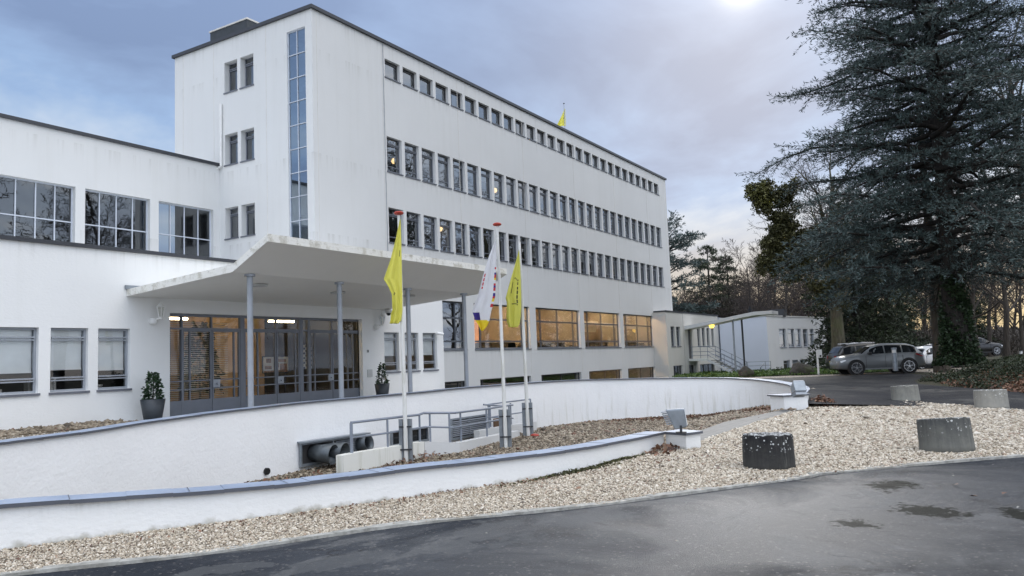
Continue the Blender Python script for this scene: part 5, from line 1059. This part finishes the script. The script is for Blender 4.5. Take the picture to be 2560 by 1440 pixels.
# ---------------------------------------------------------------- posts, boulders, kerb stones
q=onD(2239,927,40.); b=B(); D=40.; h=onD(2236,869,D)[2]-q[2]; t=thing('bollard_lamp',q,'grey cylindrical lamp post standing in front of the grey SUV rear wheel','lamp'); b.cyl(q,(q[0],q[1],q[2]+h-.26),.125,n=20); b.build('post','galvanised',t,smooth=False); b=B(); b.cyl((q[0],q[1],q[2]+h-.26),(q[0],q[1],q[2]+h-.10),.105,n=20); b.build('light_ring','white_paint',t); b=B(); b.cyl((q[0],q[1],q[2]+h-.10),(q[0],q[1],q[2]+h),.13,n=20); b.build('cap','galvanised',t)
q=onD(2554,897,74); b=B(); t=thing('bollard_lamp',q,'dark lamp post with pale top at the far right edge of the car park','lamp'); b.cyl((q[0],q[1],-1.7),(q[0],q[1],q[2]+.45),.16,n=14); b.build('post','paint_navy',t); b=B(); b.cyl((q[0],q[1],q[2]+.45),(q[0],q[1],q[2]+.72),.13,n=14); b.build('light_ring','white_paint',t); b=B(); b.cyl((q[0],q[1],q[2]+.72),(q[0],q[1],q[2]+.8),.16,n=14); b.build('cap','dark_metal',t)
q=onD(2046,926,48); t=thing('parking_post',q,'white post with a small white box and a round black lens beside the big boulder','post'); D=48.; zt=onD(2044,876,D)[2]; b=B(); b.box((q[0]-.05,q[1]-.05,-1.75),(q[0]+.05,q[1]+.05,zt)); b.build('post','white_paint',t); a=onD(2044,874,47.9);c=onD(2056,894,47.9); b=B(); e=(c-a)*np.array([1,1,0]); b.add([(a[0],a[1],c[2]),(c[0],c[1],c[2]),(c[0],c[1],a[2]),(a[0],a[1],a[2])]+[(v[0]+.2*CF[0],v[1]+.2*CF[1],v[2]) for v in ((a[0],a[1],c[2]),(c[0],c[1],c[2]),(c[0],c[1],a[2]),(a[0],a[1],a[2]))],[(0,1,2,3),(7,6,5,4),(0,4,5,1),(1,5,6,2),(2,6,7,3),(3,7,4,0)]); b.build('box','lamp_white',t,recalc=True); m=onD(2051,890,47.85); b=B(); b.cyl(m,m-CF*.02,.06,n=14); b.build('lens','black',t)
def boulder(x0,x1,yt,yb,seed,lab,prof):
    c=onZ((x0+x1)/2,yb,GZ-.02); D=float(c@CF); w=(x1-x0)*D/F; h=(yb-yt)*D/F; bm=bmesh.new(); bmesh.ops.create_icosphere(bm,subdivisions=4,radius=1.)
    from mathutils import noise as mn
    for v in bm.verts:
        n=mn.fractal(v.co*1.3+Vector((seed,0,0)),1.,2.,4)*.20; v.co*=1+n
        hx=np.interp(v.co.x,[-1,-.3,.3,1],prof); v.co=Vector((v.co.x*w*.5,v.co.y*w*.36,max(v.co.z,-.45)*h*.66*hx))
    me=bpy.data.meshes.new('boulder'); bm.to_mesh(me); bm.free(); me.materials.append(MAT['boulder_rock']); me.polygons.foreach_set('use_smooth',[True]*len(me.polygons)); o=bpy.data.objects.new('boulder',me); COL.objects.link(o); o.location=(c[0],c[1],GZ+h*.28); o.rotation_euler=(0,0,perp); return tag(o,lab,'boulder','boulders on the grass edge')
boulder(1846,1886,917,940,1.,'smaller mossy boulder in front of the stair railing',(.9,1.15,.95,.6)); boulder(1976,2037,907,938,5.,'bigger dark mossy boulder beside the white parking post',(1.1,1.15,.85,.7))
# ---------------------------------------------------------------- trees
def tube_np(acc,pts,rad,n):
    pts=np.asarray(pts,float); k=len(pts); d=np.gradient(pts,axis=0); d/=np.linalg.norm(d,axis=1)[:,None]+1e-9
    ref=np.where(np.abs(d[:,2:3])>.9,np.array([[1.,0,0]]),np.array([[0,0,1.]])); a=np.cross(d,ref); a/=np.linalg.norm(a,axis=1)[:,None]+1e-9; b=np.cross(d,a)
    th=np.arange(n)*2*np.pi/n; ring=pts[:,None,:]+np.asarray(rad)[:,None,None]*(a[:,None,:]*np.cos(th)[None,:,None]+b[:,None,:]*np.sin(th)[None,:,None])
    o=acc['n']; acc['v'].append(ring.reshape(-1,3)); i=np.arange(n); j=(i+1)%n
    for s in range(k-1): acc['f'].append(np.stack([o+s*n+i,o+s*n+j,o+(s+1)*n+j,o+(s+1)*n+i],1))
    acc['n']+=k*n
def newacc(): return {'v':[],'f':[],'n':0}
def accmesh(acc,name,m,parent=None,smooth=True): return npmesh(name,np.vstack(acc['v']),np.vstack(acc['f']),m,parent=parent,smooth=smooth,local=True)
def grow(A,T,rg,p,d,L,r,lv,mx,P):
    n=(7,6,5,4,3)[lv]; pts=[p]; dd=np.array(d,float)
    for i in range(n-1):
        dd=dd+rg.normal(0,P['wob'][lv],3)+np.array([0,0,P['up'][lv]]); dd/=np.linalg.norm(dd); pts.append(pts[-1]+dd*L/(n-1))
    tt=np.linspace(0,1,n); rad=r*(1-tt*P['tap'][lv])
    if lv==0: rad[0]*=1.35
    tube_np(A if lv<2 else T,pts,rad,(9,6,4,3,3)[lv])
    if lv>=mx: return
    pts=np.array(pts); nc=P['n'][lv]; az0=rg.uniform(0,6.28)
    for c in range(nc):
        t=P['t0'][lv]+(1-P['t0'][lv])*(c+rg.uniform(.1,.9))/nc; f_=t*(n-1); i=min(int(f_),n-2); q=pts[i]+(pts[i+1]-pts[i])*(f_-i); ax=pts[i+1]-pts[i]; ax/=np.linalg.norm(ax)
        az=az0+c*2.4+rg.normal(0,.4); u=np.cross(ax,[0,0,1.] if abs(ax[2])<.9 else [1.,0,0]); u/=np.linalg.norm(u); w=np.cross(ax,u); an=R(P['ang'][lv])*rg.uniform(.7,1.25)
        nd=ax*math.cos(an)+(u*math.cos(az)+w*math.sin(az))*math.sin(an); grow(A,T,rg,q,nd,L*P['len'][lv]*rg.uniform(.75,1.2)*(1.15-.55*t if lv else 1.1-.5*t),max(r*(1-t*P['tap'][lv])*P['rr'][lv],P['rmin']),lv+1,mx,P)
def bare(name,H,r,seed,mx=4,n=(11,8,6,5),t0=.28,ang=(48,42,40,38),ln=(.55,.5,.48,.5),wob=(.05,.13,.18,.2,.2),up=(.05,.07,.05,.02,-.02),bk='bark_brown',tw='twig_brown',rmin=.021):
    t=bpy.data.objects.new(name,None); COL.objects.link(t); A=newacc();T=newacc(); rg=np.random.default_rng(seed)
    grow(A,T,rg,np.zeros(3),np.array([rg.normal(0,.03),rg.normal(0,.03),1.]),H*.8,r,0,mx,dict(n=n,t0=(t0,.22,.2,.2),ang=ang,len=ln,wob=wob,up=up,tap=(.75,.85,.85,.8,.7),rr=(.55,.55,.55,.6),rmin=rmin))
    accmesh(A,'trunk',bk,t); accmesh(T,'crown',tw,t); return t
def blades(P,Dn,k,ln,wd,rg,spread=.6,droop=0.):
    """k thin leaf blades at every point, pointing roughly along Dn"""
    P=np.repeat(P,k,0);Dn=np.repeat(Dn,k,0); n=len(P); d=Dn+rg.normal(0,spread,(n,3)); d[:,2]-=droop; d/=np.linalg.norm(d,axis=1)[:,None]; w=np.cross(d,rg.normal(0,1,(n,3))); w/=np.linalg.norm(w,axis=1)[:,None]+1e-9
    l=ln*rg.uniform(.6,1.3,n)[:,None]; s=wd*rg.uniform(.7,1.3,n)[:,None]; P=P+rg.normal(0,ln*.15,(n,3))
    return np.stack([P-w*s*.5,P+d*l*.5-w*s*.65,P+d*l,P+d*l*.45+w*s*.65],1).reshape(-1,3)
def conifer(name,H,r,seed,z0,prof,nb,m,bk,ln=.26,wd=.045,k=4,rise=(.35,-.1),sub=9,subl=.42,droop=.15,dens=1.,bend=0.,tier=0):
    """prof: crown radius over relative height; branches leave the trunk, carry side shoots in a flat fan, shoots carry needle blades"""
    t=bpy.data.objects.new(name,None); COL.objects.link(t); A=newacc(); rg=np.random.default_rng(seed); zz=np.linspace(0,H,10); cx=bend*np.sin(zz/H*2.2); tube_np(A,np.stack([cx,rg.normal(0,.05,10),zz],1),np.interp(zz,[0,.5,H*.5,H],[r*1.35,r*1.05,r*.6,.03]),12)
    PP=[];DD=[]
    for i in range(nb):
        f_=(i+rg.random())/nb; 
        if tier: f_=(math.floor(f_*tier)+.5+rg.normal(0,.24))/tier
        z=z0+(H*.985-z0)*np.clip(f_,0,1); rel=(z-z0)/(H-z0); Rm=np.interp(rel,[q[0] for q in prof],[q[1] for q in prof])*rg.uniform(.62,1.12); az=i*2.399+rg.normal(0,.3); e=rise[0]*rel+rise[1]*(1-rel)
        n=7; tt=np.linspace(0,1,n); o=np.array([math.cos(az),math.sin(az),0.]); base=np.array([np.interp(z,zz,cx),0,z]); zc=Rm*(e*tt*1.2-droop*tt**2+.05*np.sin(tt*5+i)); sw=np.cumsum(rg.normal(0,.05,n))*Rm*.5
        pts=base+o[None]*(tt*Rm)[:,None]+np.array([-o[1],o[0],0])[None]*sw[:,None]; pts[:,2]+=zc; tube_np(A,pts,np.interp(tt,[0,1],[max(.02,r*.30*min(1,Rm/6)),.012]),5)
        ns=max(3,int(sub*(Rm/4)**.7))
        for s in range(ns*2):
            tq=.18+.82*(s//2+rg.random())/ns; tq=min(tq,1.); f2=tq*(n-1); j=min(int(f2),n-2); q=pts[j]+(pts[j+1]-pts[j])*(f2-j); ax=pts[j+1]-pts[j]; ax/=np.linalg.norm(ax); sd=np.array([-o[1],o[0],0])*(1 if s%2 else -1); dv=ax*rg.uniform(.5,1.)+sd*rg.uniform(.5,1.)+np.array([0,0,rg.normal(.0,.2)]); dv/=np.linalg.norm(dv); l=Rm*subl*(1.05-.75*tq)*rg.uniform(.6,1.3)+.25
            m_=max(3,int(l/.15*dens)); ts=np.linspace(.1,1,m_); pp=q+dv[None]*(ts*l)[:,None]; pp[:,2]-=droop*.7*l*ts**2; PP.append(pp+rg.normal(0,.05,pp.shape)); dn=np.repeat((dv+np.array([0,0,.25]))[None],m_,0); DD.append(dn)
            if l>.5: tube_np(A,[q,q+dv*l*.5-np.array([0,0,droop*.18*l]),q+dv*l-np.array([0,0,droop*.7*l])],[.014,.011,.006],3)
    PP=np.vstack(PP);DD=np.vstack(DD); V=blades(PP,DD,k,ln,wd,rg); n=len(V)//4
    accmesh(A,'trunk',bk,t); npmesh('crown',V,np.arange(4*n).reshape(-1,4),m,parent=t,tone=np.clip(rg.normal(.5,.3,n),0,1),local=True); return t
def leafmass(name,cs,m,parent,seed,leaf,n,smooth=False):
    rg=np.random.default_rng(seed); P=[]
    for (x,y,z,rx,ry,rz_,w) in cs:
        k=int(n*w); u=rg.normal(0,1,(k,3)); u/=np.linalg.norm(u,axis=1)[:,None]; u*=(rg.uniform(.05,1,(k,1))**.45)*(1+.3*np.sin(u[:,:1]*7+u[:,1:2]*5)); P.append(np.array([x,y,z])+u*np.array([rx,ry,rz_]))
    P=np.vstack(P); V=blades(P,rg.normal(0,1,P.shape)*np.array([1,1,.6]),1,leaf,leaf*.55,rg,.5,.3); n=len(V)//4
    return npmesh(name,V,np.arange(4*n).reshape(-1,4),m,parent=parent,tone=rg.random(n),local=True)
def place(o,x,y,z,rz=0.,s=1.,lab='',cat='tree',group=None):
    o.location=(x,y,z); o.rotation_euler=(0,0,rz); o.scale=(s,s,s); return tag(o,lab,cat,group)
# big blue cedar with ivy on its trunk
q=onD(2400,905,38.5); CED=conifer('blue_cedar',27.,.50,11,4.2,[(0,6.4),(.14,8.2),(.3,8.2),(.5,6.6),(.75,4.4),(1,.8)],205,'needle_blue','bark_dark',.22,.034,3,(.38,.02),12,.37,.20,1.12,-.9)
place(CED,q[0],q[1],q[2]-.1,0,1,'huge blue grey cedar with an ivy covered trunk towering over the cars')
rg=np.random.default_rng(3); n=5200; z=rg.uniform(0,1,n)**1.25*4.6; th=rg.uniform(0,6.283,n); rr_=(.50+.42*np.exp(-z*1.1))*rg.uniform(.85,1.3,n); rr_[z>2.8]*=.9; kp=(np.sin(th*2+z*2)+rg.normal(0,.5,n)>-.9+z*.28); P=np.stack([rr_*np.cos(th)-.9*np.sin(z/27*2.2),rr_*np.sin(th),z],1)[kp]; V=blades(P,np.stack([np.cos(th),np.sin(th),-.3+0*th],1)[kp],2,.13,.10,rg,.6); npmesh('ivy',V,np.arange(len(V)).reshape(-1,4),'ivy_leaf',parent=CED,tone=rg.random(len(V)//4),local=True)
# ivy bed
bed=[onZ(x,y,GZ)[:2] for x,y in ((2336,952),(2352,962),(2420,969),(2500,976),(2575,985))]+[(27.8,-3.5),(33,-8),(44,-5),(47,-1.),(45.,1.6),(41.5,2.75),(38.5,3.)]
BC=np.mean(np.array(bed),0)
def bedz(x,y):
    e=np.full(np.shape(x),9.); P=np.array(bed+[bed[0]])
    for a,c in zip(P[:-1],P[1:]):
        d=c-a; tq=np.clip(((x-a[0])*d[0]+(y-a[1])*d[1])/(d@d),0,1); e=np.minimum(e,np.hypot(x-a[0]-d[0]*tq,y-a[1]-d[1]*tq))
    return GZ-.02+.62*sstep(e/3.6)
sheet('planting_bed',bed,'earth',bedz,.6)
def scatter(poly,n,zf,h,leaf,m,name,lab,dens=None,seed=1,cat='ground cover'):
    rg=np.random.default_rng(seed); P=np.array([p[:2] for p in poly]); c=rg.uniform(P.min(0),P.max(0),(n*4,2)); c=c[inpoly(c[:,0],c[:,1],P)]
    if dens is not None: c=c[rg.random(len(c))<dens(c[:,0],c[:,1])]
    c=c[:n]; z=zf(c[:,0],c[:,1])+rg.random(len(c))**1.5*h*(1+.6*np.sin(c[:,0]*2.1+c[:,1]*1.7)); Q=np.column_stack([c,z]); V=blades(Q,rg.normal(0,1,Q.shape)*[1,1,.35]+[0,0,.25],1,leaf,leaf*.6,rg,.4); return tag(npmesh(name,V,np.arange(len(V)).reshape(-1,4),m,tone=rg.random(len(V)//4)),lab,cat,kind='stuff')
scatter(bed,52000,bedz,.26,.085,'ivy_bed_leaf','ivy_cover','ivy covering the planting bed round the cedar',lambda x,y: np.clip(.35+.5*np.sin(x*.8+y)+.6*(bedz(x,y)>-1.25),.05,1),4)
scatter(bed,9000,bedz,.12,.10,'dead_leaf','bed_leaves','brown dead leaves on the planting bed',lambda x,y: np.clip(1.2-.055*np.hypot(x-28,y+1)**1.35,.08,1),5)
scatter([(29.6,-1.2),(31.5,-.1),(34.6,1.6),(35,.4),(31.5,-2.4),(29.5,-2.6)],4200,bedz,.10,.11,'dead_leaf','bed_leaves','thick brown leaf litter along the road side of the planting bed',None,6)
GV=[(56.3,19.6),(53.6,15),(50.4,11.2),(51.0,8.4),(53.0,5.3),(56.8,5.1),(57.5,8),(60,12),(66,14),(66,21),(57,21)]
scatter(GV,22000,lambda x,y:gz(x,y)+.04,.13,.13,'ivy_leaf','grass_blades','short green grass on the verge by the boulders',None,8,'grass'); bpy.data.objects['grass_blades'].data.materials[0]=MAT['grass_leaf']
b=B(); p=onD(2500,915,33); b.tube([tuple(p),tuple(p+CR*.9-np.array([0,0,.12]))],.02,5); tag(b.build('fallen_branch','bark_grey'),'pale fallen branch lying on the ivy bed','branch')
# other near trees
q=onD(2354,912,44); t=conifer('grey_conifer',19,.36,31,9,[(0,3.2),(.3,3.6),(.7,2.4),(1,.4)],60,'needle_dark','bark_grey',.24,.05,3,(.2,-.15),7,.4,.2,.7); place(t,q[0],q[1],-1.7,.4,1,'straight grey brown trunk of a conifer left of the ivy covered cedar')
q=onD(2096,905,52); t=bare('leaning_beech',16.,.50,41,4,(12,9,6,4),.30,(52,42,40,40),bk='bark_moss',rmin=.012); place(t,q[0],q[1],-1.7,2.2,1,'thick mossy trunk of a bare tree with ivy clumps behind the dark SUV')
rg=np.random.default_rng(9); cl=[]
def lc(px,py,rx,rz_,w):
    p=onD(px,py,52)-np.array(t.location); c_,s_=math.cos(-2.2),math.sin(-2.2); cl.append((p[0]*c_-p[1]*s_,p[0]*s_+p[1]*c_,p[2],rx,rx,rz_,w))
for px,py,sx_,sy_,nn in ((1905,480,26,26,9),(1945,530,46,60,22),(1925,640,24,40,8),(1935,590,26,34,8),(1985,590,52,80,24),(2010,660,40,56,16),(1955,655,26,34,8),(2060,600,44,60,14),(2075,720,32,36,8)):
    for _ in range(nn): lc(px+rg.normal(0,.6)*sx_,py+rg.normal(0,.6)*sy_,rg.uniform(.25,.65),rg.uniform(.25,.6),.022)
leafmass('ivy_clump',cl,'needle_olive',t,13,.16,17000)
lc2=[]; cl=[]; 
for a in ((1893,480,.7,.6,.5),(1910,505,.6,.6,.4)): lc(*a)
leafmass('yellow_clump',cl,'ivy_yellow',t,14,.2,2200)
def dark_conifer(px,D,H,prof,seed,lab,rz=0.,z0=.4,m='needle_dark',nb=90,dens=.8,**k):
    q=onD(px,900,D); t=conifer('dark_conifer',H,.32,seed,z0,prof,nb,m,'bark_dark',.34,.07,4,(.25,-.12),9,.40,.22,dens,**k); return place(t,q[0],q[1],-1.8,rz,1,lab)
dark_conifer(2150,57,13,[(0,4.6),(.2,4.3),(.5,3.4),(1,.5)],51,'dark spreading pine behind the dark SUV with low branches reaching left')
dark_conifer(2230,68,12,[(0,3.6),(.3,3.6),(.6,2.8),(1,.5)],52,'dark evergreen behind the roof of the grey SUV',1.)
dark_conifer(2420,90,10,[(0,3.2),(.3,3.4),(.6,2.4),(1,.5)],57,'dark evergreen far behind the ivy covered trunk',1.)
dark_conifer(1786,98,15.4,[(0,3.6),(.35,3.0),(.62,2.5),(.68,.9),(.8,2.0),(1,.5)],53,'tall dark fir behind the low wing, left of two, with a thin airy top',0.,2.,tier=11)
dark_conifer(1832,100,14.2,[(0,3.0),(.4,2.6),(.75,2.0),(1,.4)],54,'slightly shorter dark fir behind the low wing, right of two',2.,2.,tier=10)
q=onD(1668,700,88); t=conifer('blue_cedar',17,.4,55,3,[(0,5.5),(.3,5.2),(.6,5.0),(.85,3.6),(1,1.0)],62,'needle_blue','bark_dark',.36,.07,4,(.5,.1),8,.40,.12,.7,tier=6); place(t,q[0],q[1],-2,.6,1,'blue green cedar peeping out behind the right end of the office block')
# bare winter wood
protos=[bare('bare_tree',15.,.24,61,4,(10,8,6,4)),bare('bare_tree',13.,.20,62,4,(12,8,6,4),.18,(42,40,38,38)),bare('bare_tree',18.,.26,63,4,(9,8,6,4),.40,(40,42,40,38)),bare('bare_tree',14.5,.22,64,4,(13,8,5,4),.15,(58,44,40,38),up=(.05,.12,.06,.02,-.02))]
used=[False]*4
def wood(k,px,D,s,rz,lab,zb=-1.9,group='bare trees of the winter wood'):
    q=onD(px,900,D); o=protos[k] if not used[k] else copy_tree(protos[k]); used[k]=True; return place(o,q[0],q[1],zb,rz,s,lab,'tree',group)
W_=[(1,1880,82,1.0,0.,'broad bare tree with upswept purple brown twigs right of the two dark firs'),(3,1935,92,1.0,1.,'bare tree behind the flue of the white annex'),(1,1960,76,.95,2.,'bare tree whose twigs rise over the dark roof box of the annex'),(3,1730,95,.72,3.,'thin bare tree just right of the office block end wall'),(1,1765,105,.72,4.,'bare tree low behind the roof of the low wing'),(3,1850,110,.85,5.,'bare tree far behind the two dark firs'),(1,2010,90,1.0,.7,'bare tree behind the trees left of the mossy trunk'),
(2,2190,70,1.0,.3,'bare tree with a straight trunk behind the grey SUV roof'),(0,2275,74,.95,1.6,'bare tree between the grey SUV tail and the grey trunk'),(2,2310,86,.9,2.5,'bare tree further back behind the white estate car'),(0,2450,66,1.0,3.3,'bare tree right of the ivy trunk, behind the black off roader'),(2,2480,84,.95,4.2,'thin bare tree against the yellow sky right of the black off roader'),(0,2515,58,1.0,5.1,'bare tree standing near the right edge of the car park'),(1,2535,92,1.0,.9,'bushy bare tree at the back of the car park by the right edge'),(0,2130,84,1.0,1.9,'bare tree behind the dark spreading pine'),(3,2240,98,1.1,2.8,'wide bare tree deep in the wood behind the parked cars'),(1,2390,100,1.05,3.9,'bare tree deep in the wood behind the cedar trunk'),(3,2560,80,1.0,.2,'wide bare tree cut by the right edge of the view'),(2,2345,72,.95,4.6,'bare tree rising just behind the grey trunk'),(2,2065,100,1.0,3.1,'bare tree behind the annex far end')]
for w in W_: wood(*w)
q=onD(2600,900,47); t=bare('bare_tree',24.,.42,71,4,(13,9,6,5),.28,(52,44,42,40),bk='bark_grey',rmin=.014); place(t,q[0],q[1],-1.6,2.0,1.,'tall bare tree at the right edge whose branches cross the cedar top','tree')
rgw=random.Random(5)
for k in range(34):
    px=1690+k*27+rgw.uniform(-9,9); D=rgw.uniform(84,128); k2=rgw.randrange(4); sc_=(rgw.uniform(.62,.8) if px<1850 else rgw.uniform(.8,1.05))
    if px>2390 and k%2: continue
    q=onD(px,900,D); o=copy_tree(protos[k2]); place(o,q[0],q[1],-2.,rgw.uniform(0,6.28),sc_,'bare tree deep in the tangled brown wood behind the buildings and cars','tree','deep wood trees')
# trees across the road, behind the camera: the photo shows them reflected in the windows
for k,(x,y,s,rz) in enumerate(((19,-13,1.25,0),(29,-17,1.4,1),(38,-13,1.2,2),(47,-19,1.45,3),(58,-16,1.3,4),(70,-21,1.5,5),(82,-18,1.35,.5),(95,-24,1.5,1.5),(110,-22,1.45,2.5),(126,-27,1.55,3.5),(24,-26,1.5,4.5),(52,-30,1.6,5.5))):
    j=(2,0,3,2,1,0)[k%6]; o=copy_tree(protos[j]); place(o,x,y,GZ-.1,rz,s,'bare tree across the road, seen in the photo only as a reflection in the windows','tree','bare trees across the road')
# undergrowth and far wood
def brush(name,pts,n,h,lab,m='brush_twig',seed=1,leaf=.5,wd=.05):
    rg=np.random.default_rng(seed); P=[]
    for (px,D,w,hh) in pts:
        k=int(n*w); q=np.clip(rg.normal(0,1,(k,2)),-1.25,1.25); c=onD(px,900,D); sp=D*.05; P.append(np.column_stack([c[0]+q[:,0]*sp,c[1]+q[:,1]*sp,-1.8+rg.random(k)**1.3*hh]))
    P=np.vstack(P); V=blades(P,rg.normal(0,.5,P.shape)+[0,0,.8],1,leaf,wd,rg,.3); return tag(npmesh(name,V,np.arange(len(V)).reshape(-1,4),m,tone=rg.random(len(V)//4)),lab,'undergrowth',kind='stuff')
brush('undergrowth',[(1700,104,.14,9.5),(1760,100,.16,9.),(1830,100,.16,8.),(1900,98,.16,7.5),(1970,96,.14,6.5),(2040,88,.1,5.),(2120,86,.08,4.5),(2200,88,.07,4.),(2290,92,.06,3.2),(2380,96,.05,2.6),(2470,96,.05,2.2),(2560,92,.05,2.2)],60000,5,'brown tangle of twigs and saplings filling the wood edge',seed=21,leaf=.8,wd=.05)
brush('evergreen_undergrowth',[(1790,96,.25,4.5),(1860,96,.25,4.)],9000,3,'green shrubs at the foot of the wood',m='needle_dark',seed=22,leaf=.35,wd=.12)
brush('far_wood',[(x,190,.06,4.) for x in range(1640,2760,60)],30000,5,'far brown wood along the horizon',seed=23,leaf=1.5,wd=.35)
q=onD(1950,926,55); o=None
t=thing('evergreen_shrub',(q[0],q[1],-1.75),'low round evergreen shrub beside the annex corner behind the railing','shrub'); leafmass('foliage',[(0,0,.15,.6,.5,.35,1.)],'needle_dark',t,31,.09,1800); b=B(); b.cyl((q[0],q[1],-1.8),(q[0],q[1],-1.3),.04,n=6); b.build('stem','bark_dark',t)
